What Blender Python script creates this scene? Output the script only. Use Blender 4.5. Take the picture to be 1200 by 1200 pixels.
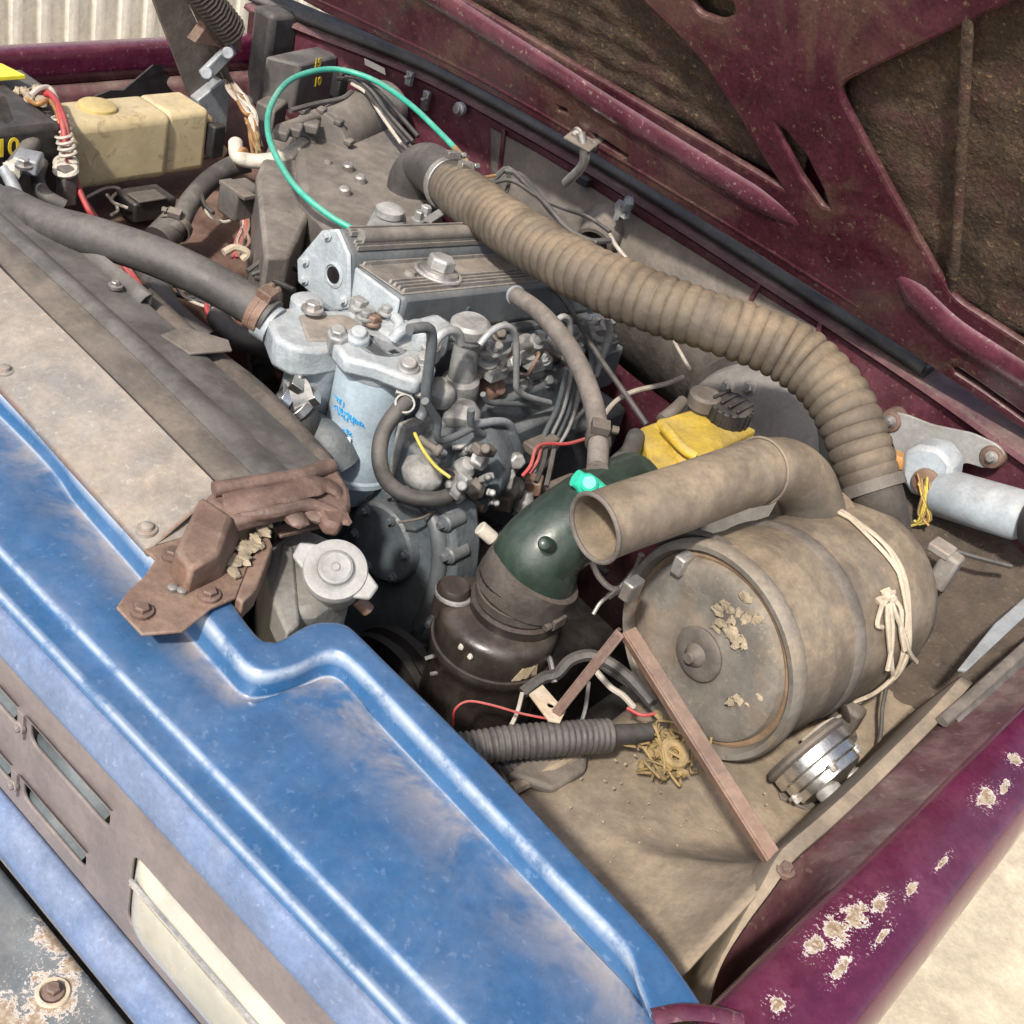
import bpy, bmesh, math, random
from mathutils import Vector, Matrix
random.seed(7)
R=math.radians
for o in list(bpy.data.objects): bpy.data.objects.remove(o)
SC=bpy.context.scene; COL=SC.collection
# ------------------------------------------------------------------ camera
# car axes: +X towards the near wing, +Y towards the bulkhead, +Z up; z=0 is the top of the wings
XH=Vector((.7212,.5401,-.4339)); YH=Vector((.6500,-.3115,.6931)); ZH=Vector((.2391,-.7819,-.5757))
FOC=1435.0; CP=Vector((0,0,.65))
cam=bpy.data.cameras.new('camera'); camo=bpy.data.objects.new('camera',cam); COL.objects.link(camo)
right=Vector((XH[0],YH[0],ZH[0])); down=Vector((XH[1],YH[1],ZH[1])); fwd=Vector((XH[2],YH[2],ZH[2]))
m=Matrix((right,-down,-fwd)).transposed().to_4x4(); m.translation=CP
camo.matrix_world=m
cam.sensor_width=36; cam.lens=36*FOC/1200; cam.clip_start=.02; cam.clip_end=300
SC.camera=camo
# ------------------------------------------------------------------ light
SUN=Vector((.17,-.66,.73)).normalized()            # direction to the sun
W=bpy.data.worlds.new('World'); SC.world=W; W.use_nodes=True
nt=W.node_tree; bg=nt.nodes['Background']; sky=nt.nodes.new('ShaderNodeTexSky')
sky.sky_type='NISHITA'; sky.sun_disc=False
sky.sun_elevation=math.asin(SUN.z); sky.sun_rotation=math.atan2(SUN.x,SUN.y)
sky.air_density=1.0; sky.dust_density=3.0; sky.ozone_density=1.0
nt.links.new(sky.outputs[0],bg.inputs[0]); bg.inputs[1].default_value=.15
sl=bpy.data.lights.new('sun','SUN'); sl.energy=3.7; sl.angle=R(3.0); sl.color=(1,.95,.87)
so=bpy.data.objects.new('sun',sl); COL.objects.link(so); so.rotation_euler=(SUN).to_track_quat('Z','Y').to_euler(); so.location=(0,-1,4)
SC.view_settings.view_transform='Standard'; SC.view_settings.look='None'
SC.view_settings.exposure=.46; SC.view_settings.gamma=1; SC.view_settings.use_curve_mapping=False
SC.render.engine='CYCLES'
# ------------------------------------------------------------------ helpers
def ray(px,py):
    u=(px-600)/FOC; v=(py-600)/FOC
    return right*u+down*v+fwd
def A(px,py,z=0.):
    d=ray(px,py); return CP+d*((z-CP.z)/d.z)
def AY(px,py,y):
    d=ray(px,py); return CP+d*((y-CP.y)/d.y)
def AX(px,py,x):
    d=ray(px,py); return CP+d*((x-CP.x)/d.x)
def AP(px,py,o,n):
    d=ray(px,py); return CP+d*((Vector(o)-CP).dot(n)/d.dot(n))
V=Vector
def frame(ax,up=V((0,0,1))):
    ax=V(ax).normalized(); up=V(up)
    if abs(ax.dot(up))>.97: up=V((1,0,0))
    a=up.cross(ax).normalized(); b=ax.cross(a).normalized()
    return a,b,ax
def spline(pts,sub=8):
    pts=[V(p) for p in pts]
    if len(pts)<3 or sub<2: return pts
    P=[pts[0]*2-pts[1]]+pts+[pts[-1]*2-pts[-2]]; out=[]
    for i in range(1,len(P)-2):
        a,b,c,d=P[i-1:i+3]
        for k in range(sub):
            t=k/sub
            out.append(.5*((2*b)+(c-a)*t+(2*a-5*b+4*c-d)*t*t+(3*b-a-3*c+d)*t**3))
    out.append(pts[-1]); return out
class B:
    def __init__(s): s.v=[]; s.f=[]
    def add(s,vs,fs):
        o=len(s.v); s.v+=[tuple(p) for p in vs]; s.f+=[tuple(i+o for i in f) for f in fs]; return s
    def hexa(s,p):   # 4 bottom, 4 top, same winding
        return s.add(p,[(3,2,1,0),(4,5,6,7),(0,1,5,4),(1,2,6,5),(2,3,7,6),(3,0,4,7)])
    def box(s,c,size,ax=None,up=(0,0,1)):
        c=V(c); x,y,z=[k/2 for k in size]
        if ax is None: e=(V((1,0,0)),V((0,1,0)),V((0,0,1)))
        else:
            a,b,t=frame(ax,up); e=(t,a,b)      # x along ax, y sideways, z near up
        q=[c+e[0]*i*x+e[1]*j*y+e[2]*k*z for k in(-1,1) for i,j in((-1,-1),(1,-1),(1,1),(-1,1))]
        return s.hexa(q)
    def prism(s,poly,vec):
        n=len(poly); vec=V(vec); a=[V(p) for p in poly]; b=[p+vec for p in a]
        return s.add(a+b,[tuple(range(n-1,-1,-1)),tuple(range(n,2*n))]+[(i,(i+1)%n,n+(i+1)%n,n+i) for i in range(n)])
    def lathe(s,o,ax,prof,n=32,c0=True,c1=True,up=(0,0,1),sq=1.0):
        a,b,t=frame(ax,up); o=V(o); vs=[]; fs=[]
        for d,r in prof:
            for k in range(n):
                w=2*math.pi*k/n; vs.append(o+t*d+a*(r*math.cos(w))+b*(r*math.sin(w)*sq))
        for i in range(len(prof)-1):
            for k in range(n):
                k2=(k+1)%n; fs.append((i*n+k,i*n+k2,(i+1)*n+k2,(i+1)*n+k))
        if c0: fs.append(tuple(range(n-1,-1,-1)))
        if c1: q=(len(prof)-1)*n; fs.append(tuple(range(q,q+n)))
        return s.add(vs,fs)
    def cyl(s,p0,p1,r0,r1=None,n=20):
        p0=V(p0);p1=V(p1); L=(p1-p0).length
        return s.lathe(p0,p1-p0,[(0,r0),(L,r0 if r1 is None else r1)],n)
    def tube(s,pts,r,n=12,sub=8,cap=True,inner=None,sq=1.0,up=(0,0,1)):
        P=spline(pts,sub); N=len(P)
        T=[(P[min(i+1,N-1)]-P[max(i-1,0)]).normalized() for i in range(N)]
        a,b,_=frame(T[0],up); vs=[]; fs=[]
        L=[0.]
        for i in range(1,N): L.append(L[-1]+(P[i]-P[i-1]).length)
        for i in range(N):
            a=(a-T[i]*a.dot(T[i])).normalized(); b=T[i].cross(a)
            rr=r(L[i]/max(L[-1],1e-6),L[i]) if callable(r) else r
            for k in range(n):
                w=2*math.pi*k/n; vs.append(P[i]+a*(rr*math.cos(w))+b*(rr*math.sin(w)*sq))
        for i in range(N-1):
            for k in range(n):
                k2=(k+1)%n; fs.append((i*n+k,i*n+k2,(i+1)*n+k2,(i+1)*n+k))
        if inner:   # hollow start: ring then inner wall some rings deep
            dep=min(N-1,inner[1]); base=len(vs)
            for i in range(dep+1):
                c=P[i]
                for k in range(n): vs.append(c+(V(vs[i*n+k])-c)*inner[0])
            for k in range(n):
                k2=(k+1)%n; fs.append((k,base+k,base+k2,k2))
            for i in range(dep):
                for k in range(n):
                    k2=(k+1)%n; fs.append((base+i*n+k,base+(i+1)*n+k,base+(i+1)*n+k2,base+i*n+k2))
            q=base+dep*n; fs.append(tuple(range(q,q+n)))
        elif cap: fs.append(tuple(range(n-1,-1,-1)))
        if cap: q=(N-1)*n; fs.append(tuple(range(q,q+n)))
        return s.add(vs,fs)
    def ring(s,o,ax,Rr,r,n=32,m_=8,sq=1.0):
        a,b,t=frame(ax); o=V(o); vs=[]; fs=[]
        for k in range(n):
            w=2*math.pi*k/n; d=a*math.cos(w)+b*math.sin(w)
            for j in range(m_):
                q=2*math.pi*j/m_; vs.append(o+d*(Rr+r*math.cos(q))+t*(r*sq*math.sin(q)))
        for k in range(n):
            for j in range(m_):
                k2=(k+1)%n;j2=(j+1)%m_; fs.append((k*m_+j,k2*m_+j,k2*m_+j2,k*m_+j2))
        return s.add(vs,fs)
    def bolt(s,p,ax,r=.006,h=.005):
        p=V(p); ax=V(ax).normalized()
        s.lathe(p,ax,[(-.002,r*1.5),(.0012,r*1.5),(.0014,r*1.4)],16)
        return s.lathe(p+ax*.0014,ax,[(0,r),(h,r),(h+.0012,r*.8)],6)
    def blob(s,c,rx,ry=None,rz=None,n=12,jit=0.):
        ry=ry or rx; rz=rz or rx; c=V(c); vs=[];fs=[]; m_=n//2
        for i in range(1,m_):
            th=math.pi*i/m_
            for k in range(n):
                w=2*math.pi*k/n; q=1+random.uniform(-jit,jit)
                vs.append(c+V((rx*math.sin(th)*math.cos(w)*q,ry*math.sin(th)*math.sin(w)*q,rz*math.cos(th)*q)))
        for i in range(m_-2):
            for k in range(n):
                k2=(k+1)%n; fs.append((i*n+k,(i+1)*n+k,(i+1)*n+k2,i*n+k2))
        fs.append(tuple(range(n))); q=(m_-2)*n; fs.append(tuple(range(q+n-1,q-1,-1)))
        return s.add(vs,fs)
    def grid(s,rows):
        n=len(rows[0]); vs=[p for r in rows for p in r]
        return s.add(vs,[(i*n+k,i*n+k+1,(i+1)*n+k+1,(i+1)*n+k) for i in range(len(rows)-1) for k in range(n-1)])
    def build(s,name,mat,parent=None,bev=0,ang=38,solid=0,subd=0,off=-1,wob=0):
        me=bpy.data.meshes.new(name); me.from_pydata(s.v,[],s.f); me.validate()
        bm=bmesh.new(); bm.from_mesh(me)
        if not solid: bmesh.ops.recalc_face_normals(bm,faces=bm.faces)
        bm.to_mesh(me); bm.free()
        return finish(me,name,mat,parent,bev,ang,solid,subd,off)
def finish(me,name,mat,parent=None,bev=0,ang=38,solid=0,subd=0,off=-1):
    for p in me.polygons: p.use_smooth=True
    me.set_sharp_from_angle(angle=R(ang))
    o=bpy.data.objects.new(name,me); COL.objects.link(o)
    me.materials.append(mat)
    if subd:
        q=o.modifiers.new('sub','SUBSURF'); q.levels=q.render_levels=subd
    if solid:
        q=o.modifiers.new('solid','SOLIDIFY'); q.thickness=solid; q.offset=off
    if bev:
        q=o.modifiers.new('bevel','BEVEL'); q.width=bev; q.segments=2; q.limit_method='ANGLE'; q.angle_limit=R(35); q.use_clamp_overlap=True
    if parent: adopt(o,parent)
    return o
def wloc(p):
    q=V((0,0,0))
    while p: q=q+p.location; p=p.parent
    return q
def adopt(o,parent):
    o.parent=parent; o.location=-wloc(parent)
def thing(name,label,cat,loc=(0,0,0),group=None):
    o=bpy.data.objects.new(name,None); COL.objects.link(o); o.location=loc; o.empty_display_size=.05
    return tag(o,label,cat,group)
def tag(o,label,cat,group=None):
    o['label']=label; o['category']=cat
    if group: o['group']=group
    return o
def struct(o): o['kind']='structure'; return o
def plate(name,pts,mat,parent=None,holes=(),th=.002,bev=0,o=(0,0,0),ex=(1,0,0),ey=(0,1,0),round_=0):
    """flat sheet with holes: outline in (ex,ey) coordinates about o, thickness th along the normal (centred)"""
    cu=bpy.data.curves.new(name,'CURVE'); cu.dimensions='2D'; cu.fill_mode='BOTH'
    cu.extrude=max(th/2-bev,0); cu.bevel_depth=bev; cu.bevel_resolution=1
    for pl in [pts]+list(holes):
        sp=cu.splines.new('POLY'); sp.points.add(len(pl)-1); sp.use_cyclic_u=True
        for q,p in zip(sp.points,pl): q.co=(p[0],p[1],0,1)
    ob=bpy.data.objects.new(name,cu); COL.objects.link(ob)
    dg=bpy.context.evaluated_depsgraph_get(); dg.update()
    me=bpy.data.meshes.new_from_object(ob.evaluated_get(dg)); me.name=name
    bpy.data.objects.remove(ob); bpy.data.curves.remove(cu)
    ex=V(ex).normalized(); ey=V(ey); ey=(ey-ex*ey.dot(ex)).normalized(); ez=ex.cross(ey)
    mm=Matrix((ex,ey,ez)).transposed().to_4x4(); mm.translation=V(o)
    me.transform(mm); me.materials.clear()
    return finish(me,name,mat,parent,0,30)
def rounded(pts,r,n=5):
    out=[]; N=len(pts)
    for i in range(N):
        a,b,c=V(pts[i-1][:2]),V(pts[i][:2]),V(pts[(i+1)%N][:2])
        u=(a-b); w=(c-b); q=min(r,u.length*.45,w.length*.45)
        p0=b+u.normalized()*q; p1=b+w.normalized()*q
        for k in range(n+1):
            t=k/n; out.append(p0*(1-t)**2+b*2*t*(1-t)+p1*t*t)
    return out
def ell(cx,cy,rx,ry,n=24,rot=0):
    return [(cx+rx*math.cos(t)*math.cos(rot)-ry*math.sin(t)*math.sin(rot),cy+rx*math.cos(t)*math.sin(rot)+ry*math.sin(t)*math.cos(rot)) for t in [2*math.pi*k/n for k in range(n)]]
def text(name,s,size,mat,parent,o,ex,ey,th=.0004):
    cu=bpy.data.curves.new(name,'FONT'); cu.body=s; cu.size=size; cu.extrude=th; cu.align_x='CENTER'; cu.align_y='CENTER'; cu.offset=.0006
    ob=bpy.data.objects.new(name,cu); COL.objects.link(ob)
    dg=bpy.context.evaluated_depsgraph_get(); dg.update()
    me=bpy.data.meshes.new_from_object(ob.evaluated_get(dg)); me.name=name
    bpy.data.objects.remove(ob); bpy.data.curves.remove(cu)
    ex=V(ex).normalized(); ey=V(ey); ey=(ey-ex*ey.dot(ex)).normalized(); ez=ex.cross(ey)
    mm=Matrix((ex,ey,ez)).transposed().to_4x4(); mm.translation=V(o); me.transform(mm); me.materials.clear()
    return finish(me,name,mat,parent)
# ------------------------------------------------------------------ materials
TAN=(.30,.235,.165)
def M(name,col,rough=.55,metal=0,dust=.4,dcol=TAN,var=.25,col2=None,patch=0,pscale=9,bump=.25,scale=1.,spec=.5,coat=0,speck=0,scol=(.5,.42,.3),edge=0,ecol=(.5,.47,.42),trans=0,hair=0,dlo=.42,dhi=.72,stain=.14,grit=.07,fold_glint=False,spots=None):
    mt=bpy.data.materials.new(name); mt.use_nodes=True; t=mt.node_tree; N=t.nodes; L=t.links
    b=N['Principled BSDF']; tc=N.new('ShaderNodeTexCoord'); ge=N.new('ShaderNodeNewGeometry')
    def noise(sc,det=5,ro=.6,dist=0):
        n=N.new('ShaderNodeTexNoise'); n.inputs['Scale'].default_value=sc*scale; n.inputs['Detail'].default_value=min(det,4)
        n.inputs['Roughness'].default_value=ro; n.inputs['Distortion'].default_value=dist
        L.new(tc.outputs['Object'],n.inputs['Vector']); return n.outputs['Fac']
    def rng(x,a,c,d=0.,e=1.):
        n=N.new('ShaderNodeMapRange'); n.inputs[1].default_value=a;n.inputs[2].default_value=c;n.inputs[3].default_value=d;n.inputs[4].default_value=e
        n.interpolation_type='SMOOTHSTEP'
        L.new(x,n.inputs[0]); return n.outputs[0]
    def mul(x,y):
        n=N.new('ShaderNodeMath'); n.operation='MULTIPLY'; L.new(x,n.inputs[0])
        if isinstance(y,(int,float)): n.inputs[1].default_value=y
        else: L.new(y,n.inputs[1])
        return n.outputs[0]
    def mix(f,x,y):
        n=N.new('ShaderNodeMix'); n.data_type='RGBA'
        if isinstance(f,(int,float)): n.inputs[0].default_value=f
        else: L.new(f,n.inputs[0])
        for k,c in((6,x),(7,y)):
            if isinstance(c,tuple): n.inputs[k].default_value=(*c[:3],1)
            else: L.new(c,n.inputs[k])
        return n.outputs[2]
    col=tuple(col); dk=tuple(max(0,c*(1-var)) for c in col); lt=tuple(min(1,c*(1+var)) for c in col)
    f1=noise(22,8,.7); fg=noise(210,2,.8); c=mix(rng(f1,.32,.68),dk,lt)
    rgh=None
    if patch:
        c=mix(mul(rng(noise(pscale,7,.68,.6),.5,.62),patch),c,col2 or (.12,.06,.03))
    if speck:
        c=mix(mul(rng(noise(140,3,.6),.62,.68),speck),c,scol)
    if edge:
        bv=N.new('ShaderNodeBevel'); bv.samples=2; bv.inputs['Radius'].default_value=.004
        d=N.new('ShaderNodeVectorMath'); d.operation='DOT_PRODUCT'; L.new(bv.outputs[0],d.inputs[0]); L.new(ge.outputs['True Normal'],d.inputs[1])
        e=rng(d.outputs['Value'],.97,.86); e=mul(e,rng(noise(60,5,.7),.42,.6)); c=mix(mul(e,edge),c,ecol)
    if fold_glint:  # highlights painted pale on the folds, plus a line of settled dust
        at_=N.new('ShaderNodeAttribute'); at_.attribute_name='fold_glint'
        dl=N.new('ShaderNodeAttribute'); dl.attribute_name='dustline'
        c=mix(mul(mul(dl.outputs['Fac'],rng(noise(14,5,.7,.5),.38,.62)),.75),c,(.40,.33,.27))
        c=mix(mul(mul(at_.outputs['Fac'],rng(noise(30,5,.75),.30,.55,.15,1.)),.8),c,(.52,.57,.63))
    if spots:      # flaked paint: list of (x,y,rx,ry) patches with ragged edges, primer inside and a pale broken rim
        tcx=N.new('ShaderNodeSeparateXYZ'); L.new(tc.outputs['Object'],tcx.inputs[0]); best=None
        def m2(op,x,y):
            n=N.new('ShaderNodeMath'); n.operation=op
            for k,q in((0,x),(1,y)):
                if isinstance(q,(int,float)): n.inputs[k].default_value=q
                else: L.new(q,n.inputs[k])
            return n.outputs[0]
        for (sx_,sy_,rx_,ry_) in spots:
            dx=m2('DIVIDE',m2('SUBTRACT',tcx.outputs[0],sx_),rx_); dy=m2('DIVIDE',m2('SUBTRACT',tcx.outputs[1],sy_),ry_)
            d=m2('SQRT',m2('ADD',m2('MULTIPLY',dx,dx),m2('MULTIPLY',dy,dy)),0.)
            best=d if best is None else m2('MINIMUM',best,d)
        w1=m2('MULTIPLY',m2('SUBTRACT',noise(95,6,.7,.8),.5),3.4); w2=m2('MULTIPLY',m2('SUBTRACT',noise(300,4,.75),.5),1.6)
        dd_=m2('ADD',best,m2('ADD',w1,w2))
        pr_=mix(rng(noise(160,4,.7),.4,.6),(.42,.34,.23),(.25,.16,.09))
        c=mix(rng(dd_,1.02,.96),c,mix(rng(dd_,.80,.72),(.60,.53,.47),pr_))
        far=rng(best,2.6,1.3); sc_=mul(far,rng(noise(420,3,.7),.60,.63)); c=mix(mul(sc_,.8),c,(.55,.48,.44))
    df=None
    if dust:
        sx=N.new('ShaderNodeSeparateXYZ'); L.new(ge.outputs['Normal'],sx.inputs[0])
        up=rng(sx.outputs[2],-.1,.9,.18,1.)
        n1=rng(noise(9,6,.66,.5),dlo-.10,dhi-.10,.35,1.); n2=rng(noise(52,6,.78,.4),.36,.64,.62,1.)
        df=mul(mul(mul(n1,n2),up),min(dust*1.5,1.6))
        cl=N.new('ShaderNodeClamp'); L.new(df,cl.inputs[0]); df=cl.outputs[0]
        dd=mix(rng(f1,.35,.7),tuple(k*.75 for k in dcol),tuple(k*1.15 for k in dcol))
        c=mix(df,c,dd)
        if stain:
            sf=mul(rng(noise(31,6,.75,1.2),.56,.64),stain); c=mix(sf,c,tuple(k*.35 for k in dcol))
        n=N.new('ShaderNodeMix'); n.data_type='FLOAT'; L.new(df,n.inputs[0]); n.inputs[2].default_value=rough; n.inputs[3].default_value=.92; rgh=n.outputs[0]
        if metal:
            n=N.new('ShaderNodeMix'); n.data_type='FLOAT'; L.new(df,n.inputs[0]); n.inputs[2].default_value=metal; n.inputs[3].default_value=0; L.new(n.outputs[0],b.inputs['Metallic'])
    elif metal: b.inputs['Metallic'].default_value=metal
    rn=N.new('ShaderNodeMath'); rn.operation='ADD'; rn.use_clamp=True
    if rgh is not None: L.new(rgh,rn.inputs[0])
    else: rn.inputs[0].default_value=rough
    L.new(rng(f1,.3,.7,-.1,.12),rn.inputs[1]); L.new(rn.outputs[0],b.inputs['Roughness'])
    if grit:
        hv=N.new('ShaderNodeHueSaturation'); L.new(c,hv.inputs['Color']); L.new(rng(fg,.3,.7,1-grit,1+grit),hv.inputs['Value']); c=hv.outputs[0]
    L.new(c,b.inputs['Base Color'])
    if bump:
        bp=N.new('ShaderNodeBump'); bp.inputs['Strength'].default_value=bump; bp.inputs['Distance'].default_value=.004
        L.new(noise(70,4,.75),bp.inputs['Height']); L.new(bp.outputs[0],b.inputs['Normal'])
    b.inputs['Specular IOR Level'].default_value=spec
    if coat: b.inputs['Coat Weight'].default_value=coat; b.inputs['Coat Roughness'].default_value=.2
    if trans: b.inputs['Subsurface Weight'].default_value=trans; b.inputs['Subsurface Radius'].default_value=(.03,.02,.01); b.inputs['Subsurface Scale'].default_value=.3
    return mt
blue=M('blue paint',(.020,.096,.225),.27,0,.11,(.33,.31,.30),.08,patch=.05,col2=(.07,.17,.31),pscale=40,bump=.035,coat=.55,speck=.15,scol=(.3,.4,.55),stain=0,grit=.05,fold_glint=True)
lilac=M('blue paint with painted sky sheen',(.10,.155,.275),.35,0,.15,(.45,.40,.36),.12,bump=.05,coat=.2,speck=.12,scol=(.5,.55,.7),stain=0,grit=.1)  # paler base colour paints in the sky's grazing reflection on the strips
mauve=M('dull grey grille paint',(.17,.145,.145),.42,0,.35,(.30,.25,.21),.12,bump=.08)
slate=M('slate grey plastic',(.10,.125,.14),.5,0,.3,(.3,.26,.22),.15,bump=.1)
maroon=M('maroon paint',(.080,.006,.030),.22,0,.16,(.30,.2,.17),.15,bump=.03,coat=.5,stain=0,grit=.12,speck=.2,scol=(.4,.3,.25))
maroond=M('dusty maroon paint',(.075,.011,.025),.42,0,.55,(.20,.15,.125),.25,bump=.12,speck=.3,scol=(.3,.24,.18))
hoodm=M('bonnet underside maroon paint',(.052,.009,.018),.30,0,.30,(.13,.085,.062),.25,bump=.07,coat=.35,speck=.32,scol=(.27,.2,.13),patch=.45,col2=(.11,.07,.048),pscale=6,grit=.25)
insul=M('rusty bonnet insulation',(.045,.028,.018),.85,0,.45,(.095,.06,.027),.5,patch=.75,col2=(.055,.020,.020),pscale=13,bump=1.,speck=.45,scol=(.24,.17,.08),stain=.8,grit=.35)
tanm=M('dusty inner wing paint',(.20,.165,.125),.7,0,.75,(.315,.245,.17),.2,patch=.35,col2=(.15,.115,.085),pscale=7,bump=.2)
dirty=M('dirty brown grey steel',(.115,.10,.088),.6,0,.55,(.20,.165,.128),.25,patch=.45,col2=(.075,.06,.05),pscale=8,bump=.3)
dirtd=M('dark dirty steel',(.05,.043,.038),.6,0,.45,(.17,.135,.105),.3,bump=.35)
plated=M('tan primed steel plate',(.24,.225,.205),.5,0,.38,(.34,.265,.185),.18,patch=.75,col2=(.20,.20,.20),pscale=6,bump=.15,edge=.7,ecol=(.28,.14,.09),speck=.3,scol=(.6,.55,.5))
rust=M('rusty steel',(.115,.068,.052),.6,0,.35,(.22,.16,.125),.3,patch=.55,col2=(.10,.05,.035),pscale=22,bump=.45,edge=.4,ecol=(.4,.3,.25))
rustp=M('pinkish rusty primer',(.18,.105,.072),.6,0,.35,(.25,.19,.145),.25,patch=.6,col2=(.10,.045,.03),pscale=20,bump=.3,edge=.4,ecol=(.42,.34,.28))
rubber=M('black rubber',(.025,.025,.026),.42,0,.28,(.16,.135,.11),.3,bump=.15)
rubberd=M('dusty grey rubber',(.045,.043,.042),.5,0,.38,(.20,.175,.15),.25,bump=.2)
hosetan=M('dust covered rubber hose',(.085,.07,.054),.65,0,.6,(.23,.17,.11),.25,patch=.4,col2=(.06,.05,.042),pscale=10,bump=.25)
black=M('black plastic',(.016,.016,.018),.45,0,.3,(.17,.14,.12),.3,bump=.2)
blackg=M('black enamel',(.02,.016,.014),.28,0,.32,(.13,.10,.08),.3,bump=.15,coat=.2)
greyb=M('dusty grey plastic',(.085,.078,.072),.6,0,.5,(.20,.172,.145),.2,bump=.2)
engl=M('pale blue grey engine paint',(.33,.37,.395),.42,0,.28,(.40,.34,.27),.12,patch=.3,col2=(.20,.23,.255),pscale=22,bump=.42,edge=.4,ecol=(.55,.56,.56))
engd=M('dark blue grey engine paint',(.085,.105,.12),.42,0,.25,(.24,.21,.175),.2,patch=.4,col2=(.05,.06,.068),pscale=14,bump=.42)
engt=M('dust covered engine paint',(.17,.16,.15),.55,0,.6,(.30,.25,.195),.2,bump=.2,edge=.5,ecol=(.4,.4,.4))
alum=M('dirty aluminium',(.40,.40,.39),.45,.5,.35,(.30,.27,.23),.2,bump=.25,patch=.35,col2=(.2,.19,.18),pscale=30)
alumb=M('oxidised grey casting',(.30,.305,.30),.5,.3,.5,(.26,.235,.20),.25,bump=.35,patch=.5,col2=(.09,.09,.088),pscale=28)
chrome=M('bright steel',(.66,.65,.62),.18,1.,.14,(.3,.26,.2),.15,bump=.1)
steel=M('worn steel',(.42,.40,.38),.36,.85,.3,(.26,.22,.18),.25,bump=.2)
zinc=M('grey blue zinc plate',(.30,.33,.36),.4,.4,.35,(.28,.24,.2),.2,bump=.2)
cream=M('cream translucent plastic',(.55,.46,.28),.4,0,.3,(.34,.24,.12),.1,stain=.35,grit=0,patch=.3,col2=(.50,.38,.20),pscale=12,bump=.06,trans=.25)
lens=M('cream lamp lens',(.40,.385,.325),.18,0,.2,(.42,.37,.28),.08,stain=0,grit=0,bump=.05,coat=.5,trans=.2)
white=M('dirty white plastic',(.55,.51,.43),.45,0,.25,(.35,.29,.21),.1,bump=.1)
yellow=M('yellow plastic',(.55,.38,.035),.4,0,.6,(.33,.24,.10),.15,bump=.15)
yellb=M('bright yellow tape',(.75,.66,.04),.4,0,.15,TAN,.1,bump=.05)
yprint=M('yellow print',(.70,.52,.04),.5,0,0,TAN,.1,bump=0)
green=M('teal green tube',(.02,.36,.26),.35,0,.3,(.3,.3,.25),.1,bump=.05)
teal=M('teal plastic cap',(.03,.55,.36),.3,0,.12,(.3,.3,.25),.1,bump=.05,trans=.3)
dkgreen=M('dark green rubber elbow',(.009,.022,.016),.34,0,.25,(.10,.12,.085),.3,bump=.15,coat=.3)
red=M('red cable',(.40,.02,.03),.45,0,.45,(.3,.2,.16),.15,bump=.05)
yelw=M('yellow wire',(.55,.45,.07),.4,0,.25,TAN,.15,bump=.05)
wirew=M('pale wire',(.48,.43,.37),.5,0,.35,TAN,.15,bump=.05)
copper=M('bare copper wire',(.42,.20,.07),.4,.6,.3,TAN,.3,bump=.1)
twinem=M('cream twine',(.52,.44,.33),.9,0,.4,TAN,.15,bump=.3)
straw=M('yellow brown frayed tape',(.25,.17,.06),.8,0,.3,TAN,.35,bump=.5)
bprint=M('blue print',(.03,.30,.62),.5,0,0,TAN,.15,bump=0)
filt=M('pale blue filter paint',(.33,.41,.47),.38,0,.22,(.34,.32,.28),.1,bump=.08,patch=.25,col2=(.24,.29,.33),pscale=10)
wmot=M('pale blue wiper motor paint',(.36,.41,.45),.5,0,.3,(.36,.28,.2),.12,bump=.15,edge=.8,ecol=(.28,.16,.09),patch=.3,col2=(.35,.37,.38),pscale=30)
felt=M('dark brown felt',(.055,.042,.032),.95,0,.3,(.12,.09,.066),.35,bump=1.,speck=.4,scol=(.22,.18,.13))
bare=M('flaking cream paint',(.52,.44,.33),.7,0,.35,(.5,.38,.25),.12,bump=.3,patch=.35,col2=(.42,.25,.13),pscale=40)
chip=M('bare primer patch',(.40,.32,.21),.7,0,.3,(.4,.3,.18),.15,bump=.2,patch=.4,col2=(.30,.20,.11),pscale=50)
chipw=M('white paint chip edge',(.52,.45,.40),.6,0,.15,TAN,.1,bump=.1)
dirtc=M('caked mud flake',(.34,.275,.19),.95,0,.3,TAN,.3,bump=.8)
oily=M('oily black metal',(.014,.013,.013),.4,0,.25,(.07,.055,.045),.3,bump=.4)
# ================================================================== setting
sandm=M('sandy ground',(.50,.42,.30),.95,0,.5,(.58,.48,.34),.12,bump=.5,scale=.5)
g=B(); g.add([(-40,-40,-1.05),(40,-40,-1.05),(40,40,-1.05),(-40,40,-1.05)],[(0,1,2,3)])
struct(g.build('ground',sandm))
fencem=M('cream corrugated sheet',(.82,.80,.74),.5,0,.25,(.42,.38,.30),.08,bump=.1,scale=.3)
fr=thing('corrugated_fence','cream corrugated metal sheet fence behind the far wing','fence',(-3.05,2.5,-1.05))
def sheet(y0,n):
    b=B(); pr=[(0,0),(.016,0),(.024,.022),(.052,.022),(.06,0),(.082,0)]; pts=[]
    for i in range(n):
        for dy,dx in pr[:-1]: pts.append((y0+i*.082+dy,dx))
    pts.append((y0+n*.082,0))
    b.grid([[(-3.05+x,y,z) for y,x in pts] for z in (-1.05,.0,.9)])
    return b
for i in range(6): sheet(.6+i*.82,10).build('panel',fencem,fr,ang=20,solid=.002)
for zz in (-.3,.55):
    B().box((-3.09,3.0,zz),(.04,5.0,.06)).build('rail',steel,fr)
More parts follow.
